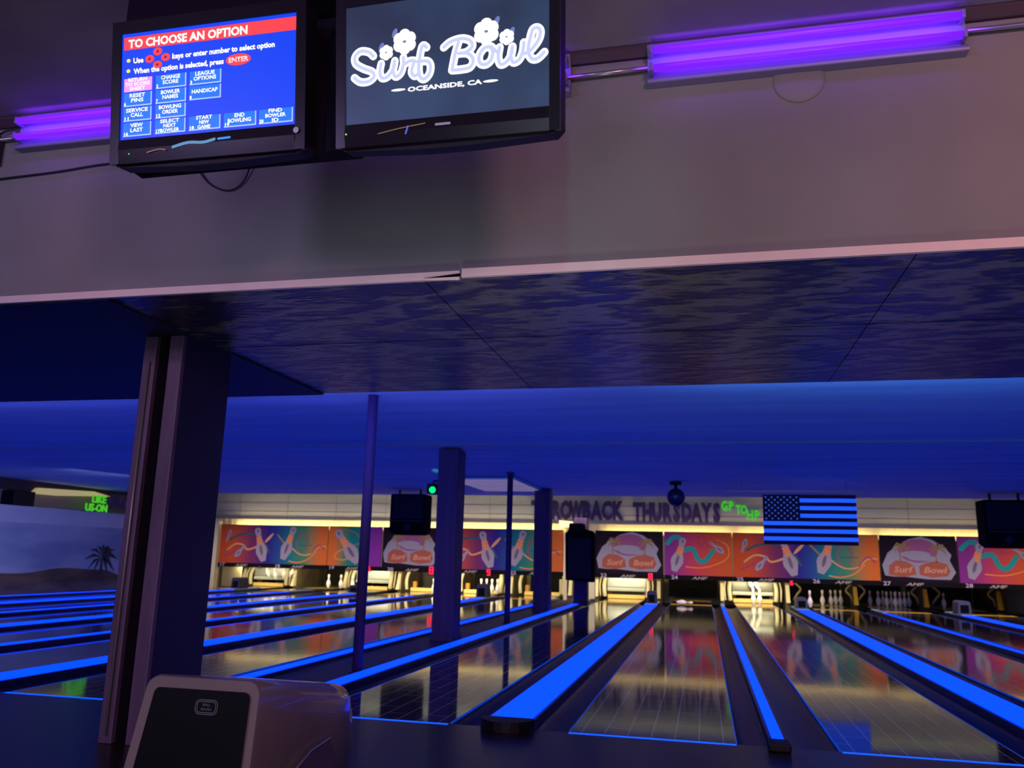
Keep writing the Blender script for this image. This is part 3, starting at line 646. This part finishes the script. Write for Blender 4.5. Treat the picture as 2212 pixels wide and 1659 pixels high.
# ------------------------------------------------------------ hanging things over the lanes
def hang_speaker(x0, x1, y, z0, z1, label):
    t = thing('hanging_speaker', label, 'speaker', ((x0+x1)/2, y, z0), 'black speakers hanging over the lanes')
    hw = (x1-x0)/2; H = z1-z0
    pr = [(-hw+.1, 0), (hw-.1, 0), (hw, .08), (hw, H-.03), (hw-.03, H), (-hw+.03, H), (-hw, H-.03), (-hw, .08)]
    bevel(MB().prism(pr, 0, .45, 'y', M_blackmat).build('cabinet', t), .01)
    MB().rect(-hw+.05, hw-.05, .36, H-.05, -.004, mat('grille_cloth', (.008, .008, .014), .9)).build('grille', t)
    MB().rect(-hw+.05, hw-.05, .30, .315, -.004, mat('speaker_trim', (.03, .03, .06), .5)).build('trim_bar', t)
    MB().lathe([(.10, 0), (.02, .002)], (0, 0, 0), mat('speaker_cone', (.012, .012, .02), .6), 16).build('woofer', t)
    w_ = bpy.data.objects[t.children[-1].name] if t.children else None
    for c in t.children:
        if c.name.startswith('woofer'): c.rotation_euler = (PI/2, 0, 0); c.location = (0, -.004, .17)
    for s in (-1, 1): MB().box(s*hw*.6-.02, s*hw*.6+.02, .1, .14, H, 2.575-z0, M_black).build('hanger', t)
hang_speaker(-6.91, -6.08, 12.0, 1.56, 2.47, 'black speaker hanging between the thin post and square column')
hang_speaker(5.30, 6.14, 12.0, 1.52, 2.44, 'black speaker hanging at the right edge in front of mask 28')
t = thing('disco_ball', 'dark round disco ball hanging over the THURSDAYS lettering', 'disco ball', (-.485, 10, 2.29))
mb = MB(); N1, N2 = 14, 9
for j in range(N2):
    for i in range(N1):
        a0, a1 = 2*PI*i/N1, 2*PI*(i+.93)/N1; b0, b1 = PI*j/N2, PI*(j+.93)/N2
        P = lambda a, b: (.17*math.sin(b)*math.cos(a), .17*math.sin(b)*math.sin(a), .17*math.cos(b))
        mb.add([P(a0, b1), P(a1, b1), P(a1, b0), P(a0, b0)], [(0, 1, 2, 3)], mat('mirror_tiles_dark', (.05, .05, .08), .25, metal=.6))
mb.build('mirror_tiles', t)
MB().lathe([(.001, -.163)]+[(.163*math.sin(PI*i/12), -.163*math.cos(PI*i/12)) for i in range(1, 12)]+[(.001, .163)], (0, 0, 0), M_blackmat, 18).build('core', t)
MB().lathe([(.03, .16), (.03, .23)], (0, 0, 0), M_black, 10).lathe([(.11, .23), (.11, .285)], (0, 0, 0), M_black, 14).build('motor_mount', t)
# flag
t = thing('flag', 'American flag hanging flat over lane 25, stripes glowing blue', 'flag', (1.065, 10, 1.465))
FW, FH = 1.60, .89
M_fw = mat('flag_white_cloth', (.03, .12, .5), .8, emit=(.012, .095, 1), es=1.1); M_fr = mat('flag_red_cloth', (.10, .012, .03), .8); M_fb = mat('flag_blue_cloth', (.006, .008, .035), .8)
mb = MB(); ns = 24
def fy(u): return .015*math.sin(u*9)
for k in range(13):
    z1 = FH-k*FH/13; z0 = z1-FH/13; xa = .40*FW if k < 7 else 0
    for i in range(ns):
        u0 = xa+(FW-xa)*i/ns; u1 = xa+(FW-xa)*(i+1)/ns
        for yy, fl in ((0, 0), (.006, 1)):
            q = [(u0, fy(u0)+yy, z0), (u1, fy(u1)+yy, z0), (u1, fy(u1)+yy, z1), (u0, fy(u0)+yy, z1)]
            mb.add(q, [(0, 1, 2, 3)], M_fr if k % 2 == 0 else M_fw)
mb.build('stripes', t)
mb = MB()
for i in range(10):
    u0 = .4*FW*i/10; u1 = .4*FW*(i+1)/10
    for yy in (0, .006): mb.add([(u0, fy(u0)+yy, FH*6/13), (u1, fy(u1)+yy, FH*6/13), (u1, fy(u1)+yy, FH), (u0, fy(u0)+yy, FH)], [(0, 1, 2, 3)], M_fb)
M_star = mat('flag_star', (.05, .1, .4), .8, emit=(.05, .09, .45), es=.7)
for r in range(9):
    for c in range(6 if r % 2 == 0 else 5):
        x = .4*FW*((c+.5 if r % 2 == 0 else c+1)/6); z = FH-FH*7/13*(r+1)/10
        mb.poly([(x+.026*(1 if i % 2 == 0 else .42)*math.sin(PI*i/5), z+.026*(1 if i % 2 == 0 else .42)*math.cos(PI*i/5)) for i in range(10)], fy(x)-.004, M_star)
mb.build('canton', t)
tag(MB().tube([(.40, 10, 2.41), (2.80, 10, 2.42)], .018, mat('rod_wood', (.95, .62, .42), .35)).tube([(.7, 10, 2.41), (.7, 10, 2.575)], .006, M_metal).tube([(2.5, 10, 2.42), (2.5, 10, 2.575)], .006, M_metal).tube([(1.1, 10, 2.36), (1.1, 10, 2.41)], .004, M_metal).tube([(2.6, 10, 2.36), (2.6, 10, 2.41)], .004, M_metal).build('hanging_rod'), 'pale rod under the ceiling that the flag hangs from', 'rod')
# party light on the square column
t = thing('party_light', 'small dark party light with green lens left of the square column', 'stage light', (-3.66, 5.25, 2.02))
bevel(MB().box(-.07, .07, -.10, .12, -.06, .08, M_black).build('housing', t), .02)
MB().lathe([(.045, 0), (.04, .02), (.01, .03)], (0, 0, 0), emis('green_lens', (0, 1, .12), 2.5), 14).build('lens', t)
for c in t.children:
    if c.name.startswith('lens'): c.rotation_euler = (PI/2, 0, 0); c.location = (.02, -.10, -.01)
MB().tube([(0, 0, .08), (0, 0, .12), (.095, 0, .12)], .015, M_black).build('bracket', t)
# ceiling troffer with two pale panels near the second square column
t = thing('ceiling_light', 'ceiling light, off, with painted glow on two pale diffusers behind the farther thin post', 'ceiling light', (-4.1, 10.5, 2.575))
MB().box(-.62, .75, -1.35, 1.45, -.03, 0, M_ceil).build('frame', t)
M_diff = noisy('diffuser_painted_glow', (.62, .52, .50), (.74, .62, .56), ns=6, rough=.6, emit=(.5, .40, .42), es=.26)  # emission put in for warm light falling on the panels
MB().box(-.56, .68, -1.28, -.02, -.042, -.03, M_diff).build('diffuser', t)
MB().box(-.56, .68, .14, 1.38, -.042, -.03, M_diff).build('diffuser', t)
# small ceiling bits
tag(MB().box(-.02, .02, 0, .5, -.012, 0, mat('pale_clip', (.7, .65, .8), .5)).build('ceiling_clip'), 'short pale strip on the blue ceiling above the flag', 'ceiling strip')
bpy.data.objects['ceiling_clip'].location = (.95, 4.0, 2.72)
for c, rz in (('ceiling_clip', .2),): bpy.data.objects[c].rotation_euler = (0, 0, rz)
tag(bevel(MB().box(-.12, .12, -.15, .15, -.3, .0, M_black).build('spotlight'), .04), 'dark spotlight body cut by the right edge of the photo', 'stage light')
bpy.data.objects['spotlight'].location = (6.0, 11.2, 2.575)
# ceiling joints over the lanes
jt = MB(); M_j = mat('ceiling_joint', (.22, .25, .40), .8)
for y, xa, xb in ((2.1, -.6, 1.6), (2.9, -.5, 1.5), (3.6, -.2, 1.5), (4.3, .2, 1.5), (1.5, -9, -5), (3.2, -8, -4)): jt.box(xa, xb, y, y+.02, 2.716, 2.721, M_j)
struct('trim_13', jt)
struct('trim_14', MB().box(XL, XR, 4.985, 4.999, 2.598, 2.632, mat('ceiling_step_shade', (.14, .17, .26), .9)))  # strip added over the riser, its colour darkened as shade
struct('trim_15', MB().box(7.75, XR, 19.0, 19.05, .0, 1.9, M_curt))

# ------------------------------------------------------------ bulkhead: blacklights, conduit, cables, plate
M_tube = emis('blacklight_tube', (.19, .012, 1), 1.1)
M_refl = mat('fixture_white', (.22, .18, .40), .4)
def fixture(xa, label):
    t = thing('blacklight_fixture', label, 'blacklight', (xa, Y0, 3.40), 'twin-tube blacklights on the bulkhead')
    L = 1.40
    bevel(MB().prism([(0, -.045), (-.055, -.045), (-.06, -.03), (-.03, .0), (-.03, .115), (-.06, .15), (-.05, .165), (0, .165)], 0, L, 'x', M_refl).build('reflector', t), .004)
    for z in (.018, .115):
        MB().tube([(.03, -.075, z), (L-.03, -.075, z)], .019, M_tube, 12).build('tube', t)
        for x in (.012, L-.028):
            bevel(MB().box(x, x+.016, -.095, -.02, z-.02, z+.02, M_refl).build('lamp_holder', t), .003)
    l = area('blacklight_glow', (xa+L/2, Y0-.11, 3.47), (math.radians(90), 0, 0), 1.3, (.22, .03, 1), 5, .12)
    return t
fixture(-3.815, 'purple twin-tube blacklight at far left, partly behind the left television')
fixture(-1.985, 'purple twin-tube blacklight hidden behind the right television')
fixture(-.21, 'long purple twin-tube blacklight on the right of the bulkhead')
tag(MB().tube([(-4.6, Y0-.03, 3.43), (-3.81, Y0-.03, 3.44)], .012, M_metal).build('conduit'), 'thin metal conduit at the far left of the bulkhead', 'conduit')
tag(MB().tube([(-.61, Y0-.03, 3.445), (-.21, Y0-.03, 3.45)], .012, M_metal).build('conduit'), 'thin metal conduit between the right television and the right blacklight', 'conduit')
tag(MB().tube([(1.19, Y0-.03, 3.465), (5, Y0-.03, 3.465)], .012, M_metal).build('conduit'), 'thin metal conduit running right from the right blacklight', 'conduit')
tag(MB().tube(spline3([(-4.4, Y0-.012, 3.18), (-3.915, Y0-.012, 3.198), (-3.54, Y0-.012, 3.209), (-3.19, Y0-.012, 3.229), (-2.9, Y0-.02, 3.20), (-2.66, Y0-.03, 3.19)]), .006, M_cable).build('cable'), 'black cable running left from under the left television', 'cable')
tag(MB().tube(spline3([(-2.66, Y0-.03, 3.20), (-2.56, Y0-.012, 3.064), (-2.433, Y0-.012, 3.005), (-2.342, Y0-.012, 3.051), (-2.29, Y0-.03, 3.18)]), .005, M_cable).build('cable'), 'black cable looping down below the left television', 'cable')
tag(bevel(MB().lathe([(.115, 0), (.115, .006), (.10, .012), (.02, .014)], (0, 0, 0), M_wall_front, 32).build('cover_plate'), .002), 'round painted cover plate below the right blacklight', 'cover plate')
bpy.data.objects['cover_plate'].location = (.48, Y0, 3.325); bpy.data.objects['cover_plate'].rotation_euler = (PI/2, 0, 0)
t = thing('junction_box', 'small dark junction box on the bulkhead at the left edge', 'junction box', (-4.0, Y0, 3.36))
bevel(MB().box(-.06, .06, -.05, 0, -.08, .1, M_dark).build('box', t), .006)
MB().tube([(.02, -.03, .1), (.08, -.03, .13), (.19, -.03, .14)], .006, M_cable).build('wire', t)

# ------------------------------------------------------------ televisions
def euler_tv(a, b, c):
    return (Matrix.Rotation(a, 4, 'Z') @ Matrix.Rotation(b, 4, 'X') @ Matrix.Rotation(c, 4, 'Y')).to_euler()
def television(loc, rot, label, bot=.125, side=.05, badge=True):
    t = thing('television', label, 'television', loc, rot=euler_tv(*rot))
    sw, sh = .93, .523; t.scale = (.86, .86, .86)
    hx, zt, zb = sw/2+side, sh/2+.06, -sh/2-bot
    pr = [(-hx, zb+.03), (-hx+.03, zb), (-.12, zb-.018), (.12, zb-.018), (hx-.03, zb), (hx, zb+.03), (hx, zt), (-hx, zt)]
    bevel(MB().prism(pr, .012, .10, 'y', M_black).build('rear_case', t), .012)
    fr = MB(); M_bz = mat('glossy_bezel', (.010, .005, .012), .25, spec=.35)
    fr.box(-hx, -sw/2, -.008, .012, zb+.01, zt, M_bz).box(sw/2, hx, -.008, .012, zb+.01, zt, M_bz).box(-sw/2, sw/2, -.008, .012, sh/2, zt, M_bz)
    fr.prism([(-.008, -sh/2), (.012, -sh/2), (.012, zb), (-.004, zb+.01), (-.014, -sh/2-.05)], -sw/2, sw/2, 'x', M_bz)
    fr.build('bezel', t)
    return t, sw, sh
def M2(c, s=1): return emis('screen_%d_%d_%d' % tuple(int(k*255) for k in c), c, s)
T1, sw, sh = television((-1.9132, -3.1095, 2.988), (-.014, .161, .0163), 'left television with a blue option menu headed TO CHOOSE AN OPTION')
def P1(u, v): return (-sw/2+u*sw, sh/2-v*sh)
bluebg = M2((.0, .055, .92)); btn = M2((.006, .19, 1.0)); red = M2((1, .06, .07)); pink = M2((.95, .36, .95)); yel = M2((1, .9, .05)); lil = M2((.45, .62, 1.0)); dk = M2((.15, 0, .02))
s_ = MB().rect(-sw/2, sw/2, -sh/2, sh/2, 0.0, bluebg); s_.build('screen', T1)
g = MB(); y = -.001
x0, z0 = P1(.012, .155); x1, z1 = P1(1, .035); g.rect(x0, x1, z0, z1, y, red)
WT = M_white_e
def tx(s, u, v, hgt, width, al='LEFT', bold=.035, yy=-.002, m=None):
    # width = fraction of the screen the line should fill
    x, z = P1(u, v); n = MB().text(s, hgt*sh, 0, 0, 0, m or WT, al, bold); xs = [p[0] for p in n.v]; ww = max(xs)-min(xs)
    k = width*sw/ww; g.text(s, hgt*sh, x, z, yy, m or WT, al, bold, k)
tx('TO CHOOSE AN OPTION', .04, .137, .078, .69, bold=.035)
for v in (.268, .365): x, z = P1(.042, v-.012); g.disc(x, z, .011, .009, y-.001, yel)
tx('Use', .07, .285, .05, .06); tx('keys or enter number to select option', .30, .285, .05, .58)
tx('When the option is selected, press', .075, .385, .05, .525)
x, z = P1(.68, .362); g.disc(x, z, .066, .028, y-.001, red); tx('ENTER', .68, .382, .045, .11, 'CENTER', .03)
for (du, dv, an) in ((0, -.062, 90), (0, .062, -90), (-.047, 0, 180), (.047, 0, 0)):
    x, z = P1((.215)+du, .262+dv); g.disc(x, z, .025, .019, y-.001, red)
    q = math.radians(an); g.poly([(x+.010*math.cos(q+k*2*PI/3), z+.010*math.sin(q+k*2*PI/3)) for k in range(3)], y-.002, dk)
cu = [(.018, .185), (.208, .385), (.405, .585), (.605, .785), (.80, .985)]; rv = [(.425, .55), (.562, .688), (.70, .826), (.84, .968)]
B = [(0, 0, 'RETURN|TO SCORE|SHEET', ''), (1, 0, 'CHANGE|SCORE', '2'), (2, 0, 'LEAGUE|OPTIONS', '3'), (0, 1, 'RESET|PINS', '6'), (1, 1, 'BOWLER|NAMES', '7'), (2, 1, 'HANDICAP', '8'),
     (0, 2, 'SERVICE|CALL', '11'), (1, 2, 'BOWLING|ORDER', '12'), (0, 3, 'VIEW|LAST', '16'), (1, 3, 'SELECT|NEXT|BOWLER', '17'), (2, 3, 'START|NEW|GAME', '18'), (3, 3, 'END|BOWLING', '19'), (4, 3, 'FIND|BOWLER|ID', '20')]
for c, r, s, num in B:
    u0, u1 = cu[c]; v0, v1 = rv[r]
    x0, z1 = P1(u0, v0); x1, z0 = P1(u1, v1)
    if c == 0 and r == 0: g.rect(x0, x1, z0, z1, y, pink)
    else:
        g.rect(x0, x1, z0, z1, y, lil); g.rect(x0, x1-.006, z0+.006, z1, y-.0005, btn)
    ls = s.split('|'); n = len(ls)
    for i, l in enumerate(ls):
        v = v0+(v1-v0)*((i+.80)/n if n == 3 else (i*.36+.36 if n == 2 else .55))
        tx(l, (u0+u1)/2-.003, v-.004, .033 if n == 3 else .036, min(.15, .0185*len(l)), 'CENTER', .025)
    if num: tx(num, u0+.002, v1-.012, .03, .012*len(num), 'LEFT', .03)
g.build('menu_graphics', T1)
b = MB(); zz = -sh/2-.045
b.disc(.475, zz+.015, .014, .014, -.016, mat('badge_silver', (.5, .5, .6), .3), 12); b.build('badge', T1)
MB().stroke([(-.30, -.335), (-.24, -.325), (-.2, -.33)], .006, -.017, mat('tinsel_orange', (.6, .3, .1), .4), 3).stroke([(-.16, -.32), (-.08, -.305), (.0, -.31), (.06, -.30)], .014, -.017, emis('led_reflection_cyan', (.15, .45, .8), .6), 4).stroke([(.08, -.30), (.14, -.298)], .010, -.017, emis('led_blue', (.02, .3, 1), .9), 3).build('leds_and_reflection', T1)  # cyan stroke is a reflection drawn in emissive colour
MB().disc(-.40, -.335, .004, .004, -.017, emis('led_green', (.1, .8, .15), 1), 8).build('power_light', T1)

T2, sw, sh = television((-.8911, -3.1600, 2.929), (-.057, .2019, .0349), 'right television showing the white Surf Bowl logo on dark blue', bot=.11, side=.045)
m = mat('surf_screen', (0, 0, 0), .4, emit=(.02, .03, .08)); N, L, b = nt(m)
tc = N.new('ShaderNodeTexCoord'); n = N.new('ShaderNodeTexNoise'); n.inputs['Scale'].default_value = 2.2; r = N.new('ShaderNodeValToRGB')
r.color_ramp.elements[0].color = (.017, .025, .062, 1); r.color_ramp.elements[1].color = (.026, .052, .125, 1); r.color_ramp.elements[0].position = .35; r.color_ramp.elements[1].position = .65
L.new(tc.outputs['Object'], n.inputs['Vector']); L.new(n.outputs[0], r.inputs[0]); L.new(r.outputs[0], b.inputs['Emission Color'])
MB().rect(-sw/2, sw/2, -sh/2, sh/2, 0, m).build('screen', T2)
SURF = {'S': [(-0.3301, 0.033), (-0.353, 0.0536), (-0.3926, 0.061), (-0.419, 0.0398), (-0.4157, 0.0093), (-0.3793, -0.0157), (-0.3365, -0.0352), (-0.3266, -0.0572), (-0.3528, -0.0755), (-0.3923, -0.0745), (-0.4222, -0.0534)], 'u': [(-0.2928, -0.004), (-0.2992, -0.0392), (-0.2888, -0.0672), (-0.2615, -0.064), (-0.2357, -0.034), (-0.228, 0.0009)], 'u2': [(-0.228, 0.0009), (-0.2357, -0.0399), (-0.2241, -0.0679), (-0.2003, -0.0555), (-0.1875, -0.0213)], 'r': [(-0.1876, 0.0113), (-0.1831, -0.0159), (-0.1588, -0.0067), (-0.1346, -0.0093), (-0.1397, -0.0206), (-0.1492, -0.055), (-0.1345, -0.0742), (-0.1193, -0.067)], 'f': [(-0.0797, 0.0435), (-0.0955, 0.0541), (-0.1049, 0.0346), (-0.1131, -0.0116), (-0.1156, -0.0526), (-0.1079, -0.0829), (-0.089, -0.0919), (-0.067, -0.0725), (-0.0607, -0.0408), (-0.0714, -0.0191), (-0.0922, -0.0139), (-0.1219, -0.0136)], 'B1': [(-0.0002, 0.0345), (0.0295, 0.0544), (0.0789, 0.0632), (0.1187, 0.0499), (0.1279, 0.0228), (0.1004, 0.0027), (0.0666, 0.0007)], 'B2': [(0.0666, 0.0007), (0.1096, -0.0041), (0.1328, -0.0327), (0.1188, -0.063), (0.079, -0.0686), (0.0371, -0.0676)], 'B3': [(0.0666, 0.0501), (0.0512, -0.0005), (0.0371, -0.0676)], 'o': [(0.2126, 0.0131), (0.1825, 0.0108), (0.1595, -0.0183), (0.1632, -0.0504), (0.1886, -0.059), (0.2127, -0.0414), (0.2198, -0.0078), (0.2096, 0.0135), (0.2396, -0.0129)], 'w': [(0.2498, 0.006), (0.2438, -0.0334), (0.2546, -0.0661), (0.2814, -0.0576), (0.301, -0.0283), (0.3057, 0.0025)], 'w2': [(0.3057, 0.0025), (0.2992, -0.0338), (0.3093, -0.0634), (0.3347, -0.0548), (0.3506, -0.0225), (0.3553, 0.0139)], 'l': [(0.3465, -0.0334), (0.3788, -0.0256), (0.4167, 0.0153), (0.4265, 0.0509), (0.4137, 0.0694), (0.3933, 0.0633), (0.3816, 0.025), (0.3741, -0.0194), (0.3876, -0.0549), (0.4138, -0.059), (0.4428, -0.0357)]}
g = MB(); LB = M2((.62, .66, .95)); LF = M2((.16, .20, .50))
for x, z in ((-0.2295, 0.123), (0.2365, 0.1194), (0.3021, 0.0657), (-0.2929, 0.0677)): g.disc(x, z, .011, .022, -.001, LF, 12, -.4)
for k in SURF: g.stroke(SURF[k], .036, -.002, WT, 5)
for k in SURF: g.stroke(SURF[k], .015, -.003, LB, 5)
for (cx, cz), r0 in (((-0.1813, 0.0788), .06), ((-0.2682, 0.0411), .036), ((0.1915, 0.0788), .062), ((0.2813, 0.0453), .036)):
    for i in range(6):
        a = PI/2+i*PI/3; g.disc(cx+.58*r0*math.cos(a), cz+.58*r0*math.sin(a), .36*r0, .42*r0, -.004-.0001*i, WT, 14, a)
    g.disc(cx, cz, .4*r0, .4*r0, -.005, WT, 14); g.disc(cx, cz, .15*r0, .1*r0, -.006, LF, 10)
n = MB().text('OCEANSIDE, CA', .02, 0, 0, 0, WT, 'LEFT', .03); ww = max(p[0] for p in n.v)
g.text('OCEANSIDE, CA', .020, -.168, -.139, -.002, WT, 'LEFT', .035, .34/ww)
g.disc(-.2115, -.127, .034, .0055, -.002, WT, 16); g.disc(.2097, -.1308, .034, .0055, -.002, WT, 16)
g.build('logo_graphics', T2)
MB().rect(-.035, .035, -.302, -.292, -.016, mat('badge_silver')).build('badge', T2)
MB().disc(-.455, -.305, .004, .004, -.017, emis('led_lime', (.3, .9, .1), 1.2), 8).build('power_light', T2)
MB().stroke([(-.30, -.315), (-.2, -.300), (-.08, -.288)], .004, -.017, mat('tinsel_gold', (.5, .35, .08), .4), 3).stroke([(-.16, -.295), (-.17, -.325)], .008, -.018, emis('led_reflection_violet', (.12, .12, .8), .8), 3).build('reflected_strip', T2)
# ceiling mount between and behind both televisions
t = thing('television_mount', 'dark housing hung from the ceiling between and above the two televisions', 'mount', (-1.85, -2.95, 2.68))
M_mt = mat('housing_paint', (.010, .006, .018), .85, spec=.1)
bevel(MB().box(-.50, .535, 0, .08, .02, .895, M_mt).build('back_board', t), .006)
bevel(MB().box(-.50, .535, -.14, 0, .635, .895, M_mt).build('top_box', t), .006)
bevel(MB().box(.42, .50, -.05, 0, .0, .60, M_mt).build('side_rail', t), .006)
MB().box(.44, 1.2, .0, .05, .25, .31, M_mt).build('crossbar', t)
# ------------------------------------------------------------ ball return hood, near foreground
t = thing('ball_return', 'cream ball return hood with a black front panel on the approach', 'ball return', (-1.83, -2.85, 0))
M_hood = noisy('hood_fibreglass', (.20, .155, .155), (.24, .18, .175), ns=2, rough=.25, coat=.5)
def loft(mb, rings, m):
    n = len(rings[0]); v = [p for r in rings for p in r]; f = []
    for j in range(len(rings)-1):
        for i in range(n): f.append((j*n+i, j*n+(i+1) % n, (j+1)*n+(i+1) % n, (j+1)*n+i))
    mb.add(v, f, m, True); mb.add(v, [tuple(range(n))[::-1], tuple(range((len(rings)-1)*n, len(rings)*n))], m); return mb
def rr(y, xl, xr, zt, zb, r, lean=0, k=6):
    # rounded-top outline, wider at the bottom; y shifts forward towards the bottom by lean
    pts = [(xl-.13*(zt-zb), zb), ]
    for i in range(k+1): a = PI-PI/2*i/k; pts.append((xl+r+r*math.cos(a), zt-r+r*math.sin(a)))
    for i in range(k+1): a = PI/2-PI/2*i/k; pts.append((xr-r+r*math.cos(a), zt-r+r*math.sin(a)))
    pts.append((xr+.0*(zt-zb), zb))
    return [(p[0], y-lean*(zt-p[1]), p[1]) for p in pts]
rings = [rr(.0, -.235, .235, .655, .0, .05, .10), rr(.02, -.24, .24, .66, 0, .055, .10), rr(.35, -.235, .240, .612, 0, .06, .06), rr(.66, -.225, .240, .565, 0, .07, .02), rr(.82, -.20, .235, .535, 0, .07, 0), rr(.90, -.18, .22, .46, 0, .08, 0), rr(.96, -.14, .18, .33, 0, .08, 0)]
loft(MB(), rings, M_hood).build('hood', t)
pn = [(p[0], -.008-.10*(.655-p[2]), p[2]) for p in rr(0, -.195, .205, .618, .02, .025, 0)]
c = Vector((0, -.008-.1*.355, .3)); mb = MB(); nn = len(pn)
mb.add([tuple(c)]+pn, [(0, 1+i, 1+(i+1) % nn) for i in range(nn)], mat('hood_panel_black', (.002, .002, .0025), .55, spec=.15)); mb.build('front_panel', t)
e = MB(); M_em = mat('emblem_grey', (.16, .16, .19), .4)
def rl(w_, h_, r, n=5):
    o = []
    for cx, cz, a0 in ((w_-r, h_-r, 0), (-w_+r, h_-r, 90), (-w_+r, -h_+r, 180), (w_-r, -h_+r, 270)):
        for i in range(n+1): a = math.radians(a0+90*i/n); o.append((cx+r*math.cos(a), cz+r*math.sin(a)))
    return o
for w_, h_ in ((.046, .026), (.039, .020)):
    p = rl(w_, h_, .018 if w_ > .04 else .013); q = rl(w_-.0025, h_-.0025, .016 if w_ > .04 else .011); k = len(p)
    e.add([(a[0], 0, a[1]) for a in p]+[(a[0], 0, a[1]) for a in q], [(i, (i+1) % k, k+(i+1) % k, k+i) for i in range(k)], M_em)
e.text('BALL', .0085, 0, .004, 0, M_em, 'CENTER', .01, 1.25); e.text('RETURN', .0075, 0, -.011, 0, M_em, 'CENTER', .01, 1.1)
eo = e.build('emblem', t); eo.location = (.035, -.021, .56); eo.rotation_euler = (-math.atan(.1), 0, 0)
fl = MB().add([(.241, .18, .25), (.243, .42, .33), (.243, .60, .345), (.243, .66, .30), (.243, .70, .16), (.243, .70, .0), (.241, .18, .0)], [(0, 1, 2, 3, 4, 5, 6)], mat('hood_flap', (.10, .07, .12), .3)).build('side_flap', t)
MB().tube([(.25, .16, .245), (.252, .42, .335), (.252, .60, .352)], .006, M_metal).build('flap_rim', t)
